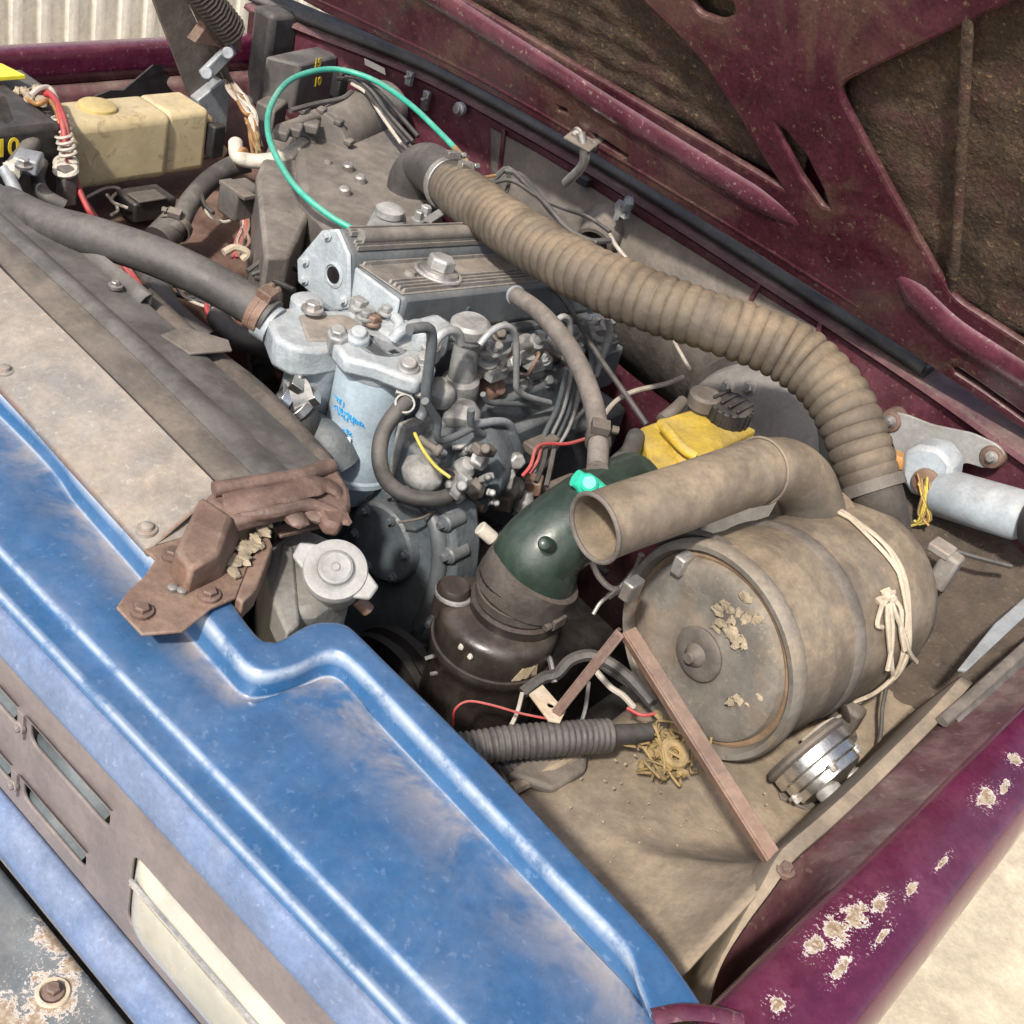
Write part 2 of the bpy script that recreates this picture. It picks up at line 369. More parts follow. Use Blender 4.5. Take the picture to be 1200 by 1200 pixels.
# ------------------------------------------------------------------ blue front panel
fp=thing('grille_panel','dusty blue front slam panel with grey grille face','front panel',(-.6,.37,-.25))
st=[(None,),((0,455),(-10,478),None),((100,564),(95,598),None),((170,640),(165,678),None),((236,715),(217,741),(270,704)),((275,762),(262,790),(300,745)),((292,780),(281,812),(316,752)),
 ((312,787),(300,818),(330,751)),((345,780),(337,810),(360,734)),((372,766),(375,794),(380,729)),((397,764),(397,797),(404,732)),((420,780),(420,818),(424,749)),((450,810),(450,855),(450,775)),
 ((520,884),(520,929),(515,838)),((600,968),(600,1014),(581,904)),((670,1042),(672,1090),(670,999)),((731,1106),(742,1164),(761,1095)),((748,1150),(760,1190),(800,1145)),((762,1188),(775,1206),(828,1186))]
ZD=-.018; ZF=.004
cols=[]
def lerp(a,b,t): return a+(b-a)*t
sb,sc,sa=[],[],[]
sb.append(V((-1.62,.505,ZF))); sc.append(V((-1.62,.478,ZD))); sa.append(V((-1.62,.54,ZF)))
for s_ in st[1:]:
    b_=A(*s_[0],ZF); c_=A(*s_[1],ZD); sb.append(b_); sc.append(c_)
    sa.append(A(*s_[2],ZF) if s_[2] else b_+V((.012,.035,0)))
SB,SCc,SA=spline(sb,6),spline(sc,6),spline(sa,6)
rows=[]
for b_,c_,a_ in zip(SB,SCc,SA):
    x=c_.x; col=[]
    yE,yD=.368,.390
    for y,z in((yE-.0025,-.036),(yE-.0025,-.026),(yE-.0015,-.0222),(yE+.0006,-.0206),(yE+.0022,-.0205),(yD-.002,-.0205),(yD-.0004,-.0200),(yD+.0012,-.0155),(yD+.0030,-.0142),(yD+.008,-.0140)): col.append(V((x,y,z)))
    w=max(c_.y-.006-(yD+.008),.004)
    for k in (1,2,3): t=k/4; col.append(V((x,yD+.008+w*t,lerp(-.014,ZD,t)+.003*math.sin(math.pi*t))))
    d=(b_-c_); 
    h_=V((d.x,d.y,0)).normalized(); col+= [c_-h_*.006,c_-h_*.0014,c_+d.normalized()*.0016,c_+d*.5,b_-d.normalized()*.0018]
    e=(a_-b_); en=e.normalized(); col+=[b_+en*.0018,b_+en*.006,b_+e*.6,a_-en*.002,a_+V((0,0,-.002)),a_+V((0,0,-.016))]
    rows.append(col)
bb=B(); bb.grid(rows)
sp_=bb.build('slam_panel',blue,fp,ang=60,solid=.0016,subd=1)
nc=len(rows[0]); wv=[0.]*nc; dv=[0.]*nc      # pale highlight lines painted along the pressed folds, dust lying at the foot of the step
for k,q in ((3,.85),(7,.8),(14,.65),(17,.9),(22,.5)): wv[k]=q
for k,q in ((11,.06),(12,.38),(13,.95),(14,.8),(8,.25),(9,.08)): dv[k]=q
for nm,vals in (('fold_glint',wv),('dustline',dv)):
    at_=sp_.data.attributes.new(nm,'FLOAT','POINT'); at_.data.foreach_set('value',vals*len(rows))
# rolled upper front strip and the grille face
def strip(name,prof,mat,x0=-1.62,x1=-.07,par=fp,sub=1,n=24,solid=.0015):
    b=B(); b.grid([[V((lerp(x0,x1,i/n),y,z)) for y,z in prof] for i in range(n+1)])
    return b.build(name,mat,par,ang=50,solid=solid,subd=sub)
strip('trim_strip',[(.3655,-.024),(.362,-.0245),(.358,-.027),(.3520,-.0475),(.3515,-.052),(.3535,-.056)],lilac)
GY=.3545; GZ0,GZ1=-.052,-.205
def gp(px,py): q=AY(px,py,GY); return (q.x,q.z)
def slotpts(p0,p1,h):
    a,b_=V(gp(*p0)),V(gp(*p1)); return rounded([(a.x,a.y-h),(b_.x,a.y-h),(b_.x,a.y+h),(a.x,a.y+h)],h*.95)
g0=V(gp(131,965)); g1=V(gp(103,1012)); hs=.0125
zs1,zs2=g0.y+.004,g1.y+.003
xb1=gp(33,857)[0]; xb2=gp(25,921)[0]
holes=[]; slots=[(-1.05,xb1-.012,zs1),(xb1+.004,g0.x,zs1),(-1.05,xb2-.012,zs2),(xb2+.004,g1.x,zs2)]
for xa,xc,z in slots: holes.append(rounded([(xa,z-hs),(xc,z-hs),(xc,z+hs),(xa,z+hs)],hs*.9))
hl=[gp(143,1078),gp(180,1020),gp(420,1262),gp(330,1290)]
hx0=min(gp(150,1070)[0],gp(175,1025)[0]); hz0=gp(150,1078)[1]; hz1=gp(180,1022)[1]
HL=rounded([(hx0,hz0),(-.10,hz0),(-.10,hz1),(hx0,hz1)],.012)
holes.append(HL)
plate('grille_face',[(-1.62,GZ1),(-.075,GZ1),(-.075,GZ0),(-1.62,GZ0)],mauve,fp,holes,.003,.0012,(0,GY,0),(1,0,0),(0,0,1))
for xa,xc,z in slots:      # pressed grooves behind the slots
    b=B(); n=3
    b.grid([[V((x,GY+.0015,z-hs-.001)),V((x,GY+.009,z-hs*.7)),V((x,GY+.010,z+hs*.7)),V((x,GY+.0015,z+hs+.001))] for x in (xa,xc-.011)])
    b.build('groove',slate,fp,solid=.001)
    b=B().ring((0,0,0),(0,1,0),1,.01,4,4)
    B().prism([V((xa-.002,GY-.0015,z+hs)),V((xc+.002,GY-.0015,z+hs)),V((xc+.002,GY-.0045,z+hs+.003)),V((xa-.002,GY-.0045,z+hs+.003))],(0,0,.001)).build('groove_lip',mauve,fp,bev=.0006)
for x_,z_ in ((xb1,zs1),(xb2,zs2)):
    B().box((x_-.004,GY-.002,z_),(.008,.005,hs*2.2)).bolt((x_-.004,GY-.0045,z_-.002),(0,-1,0),.0035,.002).build('bridge',mauve,fp,bev=.001)
# lower blue ledge
strip('trim_strip',[(.3530,-.206),(.346,-.2065),(.341,-.209),(.330,-.223),(.328,-.229),(.330,-.240)],lilac)
# lamp
hlm=thing('headlamp','cream rectangular lamp lens set in the grille below the blue strip','lamp',(hx0+.1,GY,hz0))
b=B(); nx,nz=26,10
def lz(t): return lerp(hz0+.002,hz1-.002,t)
rows=[]
for i in range(nx+1):
    x=lerp(hx0+.002,-.102,i/nx); ex=min(1,(i/nx)*9); ex=math.sqrt(max(0,1-(1-ex)**2))
    rows.append([V((x,GY+.004-.016*ex*math.sqrt(max(0,1-abs(2*k/nz-1)**3)),lz(k/nz))) for k in range(nz+1)])
b.grid(rows); lens_o=b.build('lens',lens,hlm,ang=80,solid=.002,subd=1)
for dz,r_ in((.0125,.0017),(.0172,.0012)):
    zz=hz1-dz; B().tube([V((hx0+.012,GY-.0105,zz)),V((-.14,GY-.0125,zz)),V((-.105,GY-.0125,zz))],r_,8,4).build('trim_line',chrome,lens_o)
for i in range(30):
    x=-.24+i*.0042; B().box((x,GY-.0118,hz1-.0065),(.0018,.008,.011)).build('flute',lens,lens_o)
B().box(((hx0-.10)/2,GY+.03,(hz0+hz1)/2),((-.10-hx0),.01,hz1-hz0)).build('lamp_bowl',white,hlm)
# bumper below
bumpm=M('flaking grey bumper paint',(.10,.125,.14),.5,0,.3,(.3,.26,.22),.15,bump=.1,spots=[(lambda q:(q.x,q.y,a,b))(A(px,py,-.243)) for px,py,a,b in ((62,1166,.020,.019),(70,1098,.019,.014),(84,1132,.012,.010),(2,1184,.016,.012),(40,1200,.012,.010))])
bmp=thing('bumper','grey bumper top with flaking cream paint in the front corner','bumper',(-.6,.25,-.35))
strip('bumper_top',[(.3270,-.2425),(.318,-.243),(.20,-.246),(.185,-.25),(.18,-.27),(.18,-.36)],bumpm,par=bmp,x1=-.02)
bolt0=A(62,1165,-.2445)
def flake(c,r,seed,n=26,el=1.0,par=bmp,mat=bare,z=None,nm='paint_flake',th=.0012,rot=0.6):
    rd=random.Random(seed); pts=[]; n=max(n,40); f1,f2,f3=[rd.uniform(0,6.3) for _ in range(3)]; a1,a2,a3=rd.uniform(.05,.2),rd.uniform(.05,.18),rd.uniform(.03,.10)
    for k in range(n):
        w=2*math.pi*k/n; q=r*(.92+a1*math.sin(2*w+f1)+a2*math.sin(3*w+f2)+a3*math.sin(5*w+f3)+a3*.7*math.sin(9*w+f1))*rd.uniform(.95,1.05); x,y=q*math.cos(w)*el,q*math.sin(w)
        pts.append((c.x+x*math.cos(rot)-y*math.sin(rot),c.y+x*math.sin(rot)+y*math.cos(rot)))
    return plate(nm,pts,mat,par,(),th,.0003,(0,0,z if z is not None else c.z))
B().bolt(bolt0+V((0,0,.003)),(0,0,1),.0055,.005).build('bolt',rust,bmp)
B().ring(bolt0+V((0,0,.002)),(0,0,1),.011,.002,20,6).build('washer',bare,bmp)
# ------------------------------------------------------------------ wings
def wing(parent,name,prof,mat,y0,y1,drift=0,n=20,sub=1,xs=None):
    b=B(); rows=[]
    for i in range(n+1):
        y=lerp(y0,y1,i/n); rows.append([V((x+drift*(y-.6)*(1 if k<6 else .2),y,z)) for k,(x,z) in enumerate(prof)])
    b.grid(rows); return b.build(name,mat,parent,ang=60,solid=.0016,subd=sub)
def spot(px,py,r,el,z=.002): q=A(px,py,z); return (q.x,q.y,r,r*el)
wingm=M('chipped maroon wing paint',(.085,.006,.034),.2,0,.08,(.30,.2,.17),.15,bump=.03,coat=.5,stain=0,grit=.1,
  spots=[spot(911,1177,.0048,1.3),spot(955,1108,.0058,1.5),spot(980,1090,.0075,1.7),spot(1002,1074,.0075,1.6),spot(1030,1060,.0042,2.4),spot(1156,936,.0065,1.9),spot(1190,890,.0052,1.2),spot(985,1135,.0035,3.4),spot(1068,1042,.0026,3.4),spot(1178,922,.003,2.6),spot(1105,1010,.0018,5),spot(1035,1095,.0022,5.5)])
nw=thing('car_wing','glossy maroon wing top with chipped paint along the sunlit side','car wing',(-.02,.9,-1.0))
wing(nw,'wing_top',[(-.074,-.012),(-.070,-.0035),(-.066,0),(-.060,.0015),(-.045,.0022),(-.034,.0022),(-.014,.0015),(-.008,-.0005),(-.003,-.005),(.001,-.012),(.0045,-.022),(.006,-.034),(.006,-.048),(.002,-.055),(-.002,-.2),(-.01,-.62)],wingm,.42,1.75,.045,26)
b=B(); rows=[]
for i in range(33):
    y=lerp(.47,1.75,i/32); f=max(0,min(1,(.72-y)/.13)); f=f*f*(3-2*f)
    rows.append([V((x+.045*(y-.6)-(.012*f if k<3 else 0),y,z-f*dz)) for k,(x,z,dz) in enumerate(((-.128,-.085,.40),(-.124,-.058,.40),(-.118,-.042,.40),(-.105,-.030,.38),(-.092,-.024,.20),(-.080,-.014,.025),(-.072,-.006,.0),(-.066,-.004,0)))])
b.grid(rows); b.build('gutter',maroond,nw,ang=60,solid=.0016,subd=1)
# curled front corner of the wing
wc=A(868,1176,-.004)
b=B(); b.tube([A(765,1192,.004),A(800,1186,.006),A(835,1188,.004),A(870,1196,.002)],.006,10,6,sq=.45).build('corner_edge',maroon,nw)
fw=thing('car_wing','maroon far wing running below the corrugated fence','car wing',(-1.62,1.1,-1.0))
wing(fw,'wing_top',[(-1.5955,-.05),(-1.5945,-.012),(-1.596,-.003),(-1.600,0),(-1.618,0),(-1.628,-.004),(-1.634,-.03),(-1.64,-.2),(-1.64,-.6)],maroon,.42,1.75,0)
wing(fw,'wing_lip',[(-1.5945,-.052),(-1.580,-.054),(-1.574,-.060),(-1.570,-.085),(-1.55,-.105),(-1.53,-.112),(-1.50,-.135),(-1.49,-.17)],maroond,.42,1.75,0)
def T0(l): return [A(*p) for p in l]
niw=thing('inner_wing','dusty tan inner wing panel under the air filter canister','inner wing',(-.24,.8,-.35))
b=B(); rows=[]
for i in range(61):
    y=lerp(.44,1.12,i/60); q=max(0,(.62-y)/.18); row=[]
    for k in range(13):
        x=lerp(-.352,-.112,k/12)+.045*(y-.6)*(k/12); z=-.172+.003*math.sin(y*21+k*.5)-.09*q*q+.030*math.sin(math.pi*k/12)+.006*math.exp(-((y-.735+.05*math.sin(k*.25))/.008)**2)
        if k==0: x-=.012; z-=.05
        if k==1: z-=.012; x-=.012
        fb_=max(0,min(1,(y-.70)/.10)); k0=5+4.5*fb_; z-=.016*fb_*math.sin(math.pi*k/12)
        if k>k0:
            ze=-.040-.045*fb_-max(0,.66-y)*.52; wv_=((k-k0)/(12-k0))**1.8; z=lerp(z,ze,wv_)
        row.append(V((x,y,z)))
    rows.append(row)
b.grid([[V((-.364,r[0].y,-.55))]+r for r in rows]); b.build('arch_panel',tanm,niw,ang=60,solid=.002,subd=1)
# flange that runs up beside the wing gutter
fl=[A(1140,800,-.03),A(1103,842,-.03),A(1070,876,-.031),A(1020,926,-.032),A(975,968,-.032),A(930,1008,-.032),A(905,1042,-.04),A(878,1078,-.055),A(852,1118,-.07),A(838,1150,-.085),A(832,1180,-.10)]
P=spline(fl,5); b=B(); rows=[]
for i,p in enumerate(P):
    t=(P[min(i+1,len(P)-1)]-P[max(i-1,0)]).normalized(); s_=t.cross(V((0,0,1))).normalized()
    if s_.x>0: s_=-s_
    tp=max(0,min(1,(i-25)/14)); wd=.011*(1-tp)+.0025*tp
    rows.append([p-s_*.001+V((0,0,-.003)),p,p+s_*wd+V((0,0,.0005)),p+s_*(wd+.002)+V((0,0,-.003)),p+s_*(wd+.006+.01*(1-tp))+V((0,0,-.05)),p+s_*(wd+.012+.02*(1-tp))+V((0,0,-.115))])
b.grid(rows); b.build('flange',tanm,niw,ang=50,solid=.0016)
gb=B(); rg=random.Random(21)
for k in range(90):
    px,py=rg.uniform(610,900),rg.uniform(860,1120); q=A(px,py,-.155); q.z=-.162+.026*math.sin(math.pi*min(1,max(0,(q.x+.352)/.24)))
    if q.y<.60 or q.x>-.13 or q.x<-.34: continue
    gb.blob(q,rg.uniform(.0006,.002),rg.uniform(.0006,.002),rg.uniform(.0005,.001),6,.3)
go=gb.build('grit',dirtc,niw); go['kind']='stuff'
B().tube([A(600,925,-.16),A(640,905,-.155),A(680,880,-.15),A(690,860,-.15)],.006,8,5).build('seam_bead',tanm,niw)
B().prism([A(595,905,-.15),A(625,880,-.15),A(690,870,-.15),A(688,900,-.15),A(650,925,-.15)],(0,0,-.012)).build('reinforcement',dirty,niw,bev=.004)
for px,py in((1050,878),(770,905),(690,935),(835,1040),(1065,842)): B().bolt(A(px,py,-.162),(0,0,1),.0035,.002).build('screw',dirty,niw)
fiw=thing('inner_wing','dirty maroon shelf under the cream coolant tank','inner wing',(-1.3,1.0,-.35))
b=B(); rows=[]
for i in range(13):
    y=lerp(.45,1.5,i/12); rows.append([V((x,y,z+.004*math.sin(y*17+x*30))) for x,z in((-1.50,-.15),(-1.46,-.158),(-1.40,-.16),(-1.30,-.162),(-1.22,-.165),(-1.205,-.18),(-1.19,-.3),(-1.18,-.6))])
brnm=M('dirty maroon shelf paint',(.085,.035,.03),.6,0,.6,(.20,.135,.10),.3,bump=.3)
b.grid(rows); b.build('shelf',brnm,fiw,ang=60,solid=.002)
b=B(); b.prism([A(104,116,-.035),A(130,106,-.035),A(145,106,-.035),A(192,66,-.03),A(240,50,-.03),A(240,120,-.10),A(180,125,-.10)],(-.003,0,0)).build('splash_plate',black,fiw)
fl_=thing('bay_floor','oily black chassis and undertray deep below the engine','undertray',(-.8,.9,-.75))
B().box((-.80,1.0,-.62),(1.45,1.2,.02)).build('undertray',oily,fl_)
for x in(-.42,-1.18): B().box((x,1.0,-.48),(.09,1.25,.16)).build('chassis_rail',oily,fl_,bev=.008)
B().box((-.8,.66,-.40),(.80,.08,.10)).build('cross_member',oily,fl_,bev=.008)
# ------------------------------------------------------------------ bulkhead, seal
sealpx=[(300,0),(366,27),(500,80),(600,133),(700,190),(800,252),(900,316),(1000,380),(1085,436)]
SEAL=[A(x,y,.05) for x,y in sealpx]; rp=[(1085,436),(1140,474),(1200,517),(1290,580)]
RIM=spline(SEAL+[A(x,y,.05) for x,y in rp[1:]],5)
bk=thing('bulkhead','maroon bulkhead wall with a dirty grey insulated centre panel','bulkhead',(-.8,1.45,-.5))
b=B(); rows=[]
for p in RIM:
    rows.append([p+V((0,.035,.012)),p+V((0,.012,.0)),p+V((0,-.012,-.004)),p+V((0,-.022,-.006)),p+V((0,-.024,-.012)),p+V((0,-.012,-.02)),p+V((0,-.010,-.12)),p+V((0,-.010,-.7))])
b.grid(rows); b.build('wall',maroond,bk,ang=45,solid=.002)
def bkp(px,py,off=-.014):   # a point on the bulkhead face
    q=A(px,py,.0); 
    for _ in range(6):
        best=min(RIM,key=lambda r:abs(r.x-q.x)); q=AY(px,py,best.y+off)
    return q
def bkplate(name,px,mat,off,th=.003):
    b=B(); top=[bkp(*p,off) for p in px[0]]; bot=[bkp(*p,off) for p in px[1]]
    T,Bt=spline(top,4),spline(bot,4); b.grid([[a,lerp(a,c,.5),c] for a,c in zip(T,Bt)])
    return b.build(name,mat,bk,solid=th,ang=60)
bkplate('insulation_panel',[[(575,150),(640,186),(720,238),(800,288),(890,344),(962,388)],[(575,290),(640,340),(720,420),(800,480),(890,540),(962,600)]],dirty,-.017)
for p0,p1 in(((591,152),(586,200)),((892,330),(880,352)),((962,378),(957,398))):
    B().box((bkp(*p0,-.02)+bkp(*p1,-.02))/2,((bkp(*p0)-bkp(*p1)).length,.006,.006),bkp(*p1)-bkp(*p0)).build('panel_edge',maroond,bk,bev=.001)
tr=thing('drain_spout','dirty grey funnel shaped spout on the bulkhead centre','spout',bkp(715,270))
qs=bkp(712,262,-.012); B().lathe(qs,(.35,-1,-.35),[(0,.034),(.03,.031),(.048,.027),(.052,.029),(.056,.029),(.056,.023),(.02,.02)],28,False,True).build('spout_body',dirty,tr)
B().blob(bkp(728,248,-.05),.012,.008,.014,10,.3).build('sealant',alumb,tr); B().blob(bkp(735,240,-.055),.009,.008,.012,10,.3).build('sealant',alumb,tr)
lb=B(); c0=bkp(437,77,-.026)
sq=[bkp(427,68,-.026),bkp(451,80,-.026),bkp(452,88,-.026),bkp(428,76,-.026)]
tag(lb.prism(sq,(0,-.0006,0)).build('sticker',white),'small white sticker on the maroon bulkhead','sticker')
for i,(px,py,lbn) in enumerate([(480,92,'small bright clip on the bulkhead nearest the white sticker'),(499,118,'long bright clip on the bulkhead beside the green tube'),(538,128,'round bright stud on the maroon bulkhead above the black intake elbow')]):
    b=B(); q=bkp(px,py,-.03)
    if i<2: b.box(q,(.012,.008,.022+.008*i)).box(q+V((.003,-.008,.004)),(.006,.012,.004))
    else: b.lathe(q,(0,-1,0),[(-.006,.011),(.002,.011),(.004,.007),(.008,.007)],16)
    tag(b.build('bulkhead_clip',steel,None,bev=.001),lbn,'clip','clips on the bulkhead')
# rubber seal: a two-lipped strip
sl_=thing('rubber_seal','ribbed black rubber weather seal along the bulkhead top','rubber seal',SEAL[4])
SP=spline(SEAL,5); b=B(); rows=[]
for p in SP:
    rows.append([p+V((0,y,z)) for y,z in((-.014,.0),(-.016,.006),(-.011,.010),(-.006,.007),(-.002,.009),(.002,.013),(.008,.012),(.012,.008),(.020,.014),(.028,.012),(.032,.002))])
b.grid(rows); b.build('seal_strip',rubberd,sl_,ang=70,solid=.002)
e=SP[-1]; B().prism([e+V((.0,-.016,0)),e+V((.0,-.012,.012)),e+V((0,.030,.014)),e+V((0,.032,0))],(.004,-.003,-.002)).build('seal_end',black,sl_)
# ------------------------------------------------------------------ bonnet
HA=R(63); HO=A(1000,372,.085); HO=V((0,HO.y,HO.z)); HV=V((0,-math.cos(HA),math.sin(HA))); HN=V((0,-math.sin(HA),-math.cos(HA)))
def hp(px,py):
    q=AP(px,py,HO,HN); return (q.x,(q-HO).dot(HV))
bn=thing('bonnet','raised maroon bonnet underside with rusty brown insulation pads','bonnet',(-.85,HO.y,HO.z))
reg1=[(470,-42),(600,33),(780,139),(931,229),(905,190),(870,132),(826,66),(790,28),(760,0),(700,-75),(560,-150)]
reg2=[(977,97),(1048,62),(1115,30),(1230,-25),(1420,10),(1400,520),(1290,462),(1200,402),(1118,350),(1098,318),(1040,215)]
H1=rounded([hp(*p) for p in reg1],.02); H2=rounded([hp(*p) for p in reg2],.025)
slotb=rounded([hp(*p) for p in((907,136),(925,148),(950,178),(972,222),(979,246),(965,242),(938,205),(915,160))],.006)
hole=rounded([hp(*p) for p in((808,-6),(838,-14),(866,0),(868,18),(850,27),(820,16))],.02)
slotc=rounded([hp(*p) for p in((1113,422),(1130,428),(1215,488),(1212,502),(1160,464),(1118,436))],.004)
slotd=rounded([hp(*p) for p in((652,118),(668,124),(672,136),(655,130))],.004)
slote=rounded([hp(*p) for p in((690,150),(700,152),(742,180),(738,188),(700,166))],.004)
u0,u1=-1.62,-.10
edge_=[(384,12),(500,66),(600,119),(700,177),(800,238),(900,300),(1000,364),(1076,413),(1200,497),(1270,545)]
E_=[hp(*p) for p in edge_]
out=[(u0,E_[0][1])]+E_+[(u1,E_[-1][1]),(u1,1.06),(-.85,1.10),(u0,1.06)]
plate('inner_frame',rounded(out,.012),hoodm,bn,[H1,H2,slotb,hole,slotc,slotd,slote],.010,.004,HO,(1,0,0),HV)
EXH=V((1,0,0)); 
outs=[(u0-.01,E_[0][1])]+E_+[(u1+.012,E_[-1][1]),(u1+.012,1.07),(-.85,1.12),(u0-.01,1.07)]
plate('outer_skin',outs,maroon,bn,(),.002,0,HO-HN*.034,(1,0,0),HV)
def pad(nm,poly,off=-.012,grow=1.06):
    c=sum((V(p) for p in poly),V((0,0)))/len(poly); pp=[c+(V(p)-c)*grow for p in poly]
    # gently crumpled sheet
    me=B(); xs=[p.x for p in pp]; ys=[p.y for p in pp]; n=26
    x0,x1,y0,y1=min(xs),max(xs),min(ys),max(ys); rows=[]
    for i in range(n+1):
        rows.append([HO+EXH*lerp(x0,x1,k/n)+HV*lerp(y0,y1,i/n)+HN*(off+.004*math.sin(i*1.3+k*.7)*math.sin(k*.9-i*.4)) for k in range(n+1)])
    me.grid(rows); return me.build(nm,insul,bn,ang=80,solid=.002)
pad('insulation_pad',H1,-.016,1.03); pad('insulation_pad',H2,-.016,1.03)
def hrib(nm,px,r,mat=hoodm,sq=.6,taper=True):
    b=B(); pts=[]
    for p in px:
        a,c=hp(*p); pts.append(HO+EXH*a+HV*c+HN*.002)
    return b.tube(pts,(lambda t,L:max(.0006,r*min(1,math.sin(math.pi*min(max(t,.0),1.))*3.2)**.6)) if taper else r,14,8,sq=sq,up=HN).build(nm,mat,bn)
hshine=M('polished maroon bonnet rib',(.10,.025,.04),.25,0,.15,(.30,.25,.25),.2,bump=.03,coat=.9,speck=.35,scol=(.4,.35,.3),stain=0,grit=.15)
hrib('stiffening_rib',[(430,-55),(530,5),(620,62),(720,126),(820,188),(905,240),(950,268)],.021,hshine,.42)
hrib('stiffening_rib',[(1052,318),(1085,352),(1120,384),(1165,414),(1225,452),(1290,492),(1350,530)],.022,hshine,.42)
hrib('pad_crease',[(1137,-10),(1133,80),(1128,180),(1121,290),(1116,345)],.006,insul,.7)
hrib('bead',[(330,-22),(430,24),(560,88),(700,168),(850,258),(1000,352),(1075,401)],.005,hoodm,.8)
# returned edge along the hinge side
b=B(); rows=[]
for a,c in [(u0,E_[0][1])]+E_+[(u1,E_[-1][1])]:
    q=HO+EXH*a+HV*c
    rows.append([q+HV*.004+HN*.005,q,q-HN*.034])
b.grid(rows); b.build('hinge_edge',hoodm,bn,ang=50,solid=.002)
# bonnet catch hook
ck=thing('bonnet_catch','bright hook shaped catch hanging below the bonnet rib','catch',bkp(690,180,-.03))
h0=AP(690,160,HO,HN)+HN*.006
b=B(); b.box(AP(690,158,HO,HN)+HN*.008,(.045,.004,.035),EXH,HN).build('catch_plate',dirty,ck,bev=.002)
B().tube([AP(688,150,HO,HN)+HN*.012,AP(697,172,HO,HN)+HN*.02,AP(694,186,HO,HN)+HN*.022,AP(676,204,HO,HN)+HN*.022],.0065,10,6).build('hook',steel,ck)
B().bolt(AP(683,152,HO,HN)+HN*.010,HN,.006).bolt(AP(700,166,HO,HN)+HN*.010,HN,.005).build('bolt',steel,ck)
B().box(bkp(684,212,-.03),(.02,.012,.012)).build('catch_socket',black,ck,bev=.001)
# far bonnet hinge arm and spring
hg=thing('bonnet_spring_arm','brown bonnet hinge arm with coil spring at the far corner','hinge',A(245,105,-.02))
def wpl(px,z): return A(px[0],px[1],z)
b=B(); X0=-1.505
arm=[AX(168,-30,X0),AX(205,-30,X0),AX(262,92,X0),AX(255,112,X0),AX(222,112,X0)]
b.prism(arm,(-.006,0,0)).build('arm',dirty,hg,bev=.001)
b=B(); b.prism([AX(205,-30,X0),AX(208,-30,X0),AX(265,92,X0),AX(262,92,X0)],(.02,0,0)).build('arm_flange',dirty,hg)
b=B(); b.prism([AX(228,50,X0+.03),AX(244,28,X0+.03),AX(284,40,X0+.03),AX(282,60,X0+.03)],(-.02,0,0)).build('spring_seat',rust,hg,bev=.001)
b=B(); b.box((AX(242,86,X0+.03)+AX(268,60,X0+.03))/2,(.065,.022,.010),AX(268,60,X0+.03)-AX(242,86,X0+.03),(1,0,0))
b.build('link',zinc,hg,bev=.003)
B().cyl(AX(242,86,X0+.03),AX(242,86,X0+.048),.009).cyl(AX(267,62,X0+.03),AX(267,62,X0+.048),.009).build('pivot',zinc,hg,bev=.002)
b=B(); b.prism([AX(222,112,X0),AX(252,88,X0),AX(262,95,X0),AX(256,150,X0),AX(232,155,X0)],(.02,0,0)).build('hinge_base',zinc,hg,bev=.002)
s0,s1=AX(222,-25,X0+.035),AX(272,38,X0+.035); ax=(s1-s0); pts=[]; a_,b_,t_=frame(ax)
for k in range(15*10+1):
    w=2*math.pi*k/10; pts.append(s0+ax*(k/150)+a_*.021*math.cos(w)+b_*.021*math.sin(w))
B().tube(pts,.0034,7,1).build('coil_spring',dirtd,hg)
B().lathe(s0,ax,[(0,.0165),(ax.length,.0165)],16).build('spring_core',black,hg)
bkx=B(); bkx.box(A(318,68,-.02),(.05,.06,.16)); tag(bkx.build('hinge_pillar',black,None,bev=.01),'black pillar between the bonnet hinge and the bulkhead corner','pillar')
# ================================================================== engine
def T(l): return [A(*p) for p in l]
eng=thing('engine','grey blue diesel engine with a dusty ribbed rocker cover','engine',(-.83,1.1,-.5))
engm=M('mid grey engine paint',(.10,.115,.125),.42,0,.25,(.27,.235,.19),.15,bump=.15,patch=.3,col2=(.08,.09,.1),pscale=16)
XN=-.776; XF=-.872
tn0,tn1=AX(477,350,XN),AX(705,327,XN); bn0,bn1=AX(477,386,XN),AX(705,352,XN)
tf0=AX(409,300,XF); dirE=(tn1-tn0).normalized(); Lc=(tn1-tn0).length
tf1=tf0+dirE*Lc; bf0=tf0+(bn0-tn0)*1.3; bf1=tf1+(bn0-tn0)
up=V((0,-dirE.z,dirE.y)).normalized(); xe=V((1,0,0))
def E3(u,v,w): return tn0+xe*u+dirE*v+up*w        # engine frame: u across, v rearwards, w up, from the near front top corner
WC=tn0.x-tf0.x
b=B(); n=.006
b.hexa([E3(-WC,0,-.05),E3(0,0,-.05),E3(0,Lc,-.05),E3(-WC,Lc,-.05),E3(-WC,0,0),E3(-.003,0,0),E3(-.003,Lc,0),E3(-WC,Lc,0)])
rc=b.build('rocker_cover',engm,eng,bev=.006)
B().hexa([E3(-WC+.002,.001,-.0002),E3(-.008,.001,-.0002),E3(-.008,Lc,-.0002),E3(-WC+.002,Lc,-.0002),E3(-WC+.002,.001,.0015),E3(-.008,.001,.0015),E3(-.008,Lc,.0015),E3(-WC+.002,Lc,.0015)]).build('cover_skin',engt,rc,bev=.001)
for k,u in enumerate((-.012,-.019,-.026,-.033,-WC+.006,-WC+.013,-WC+.020)):
    B().hexa([E3(u-.002,.004,.001),E3(u+.002,.004,.001),E3(u+.002,Lc-.01,.001),E3(u-.002,Lc-.01,.001),E3(u-.0012,.006,.0055),E3(u+.0012,.006,.0055),E3(u+.0012,Lc-.01,.0055),E3(u-.0012,Lc-.01,.0055)]).build('rib',engt,rc)
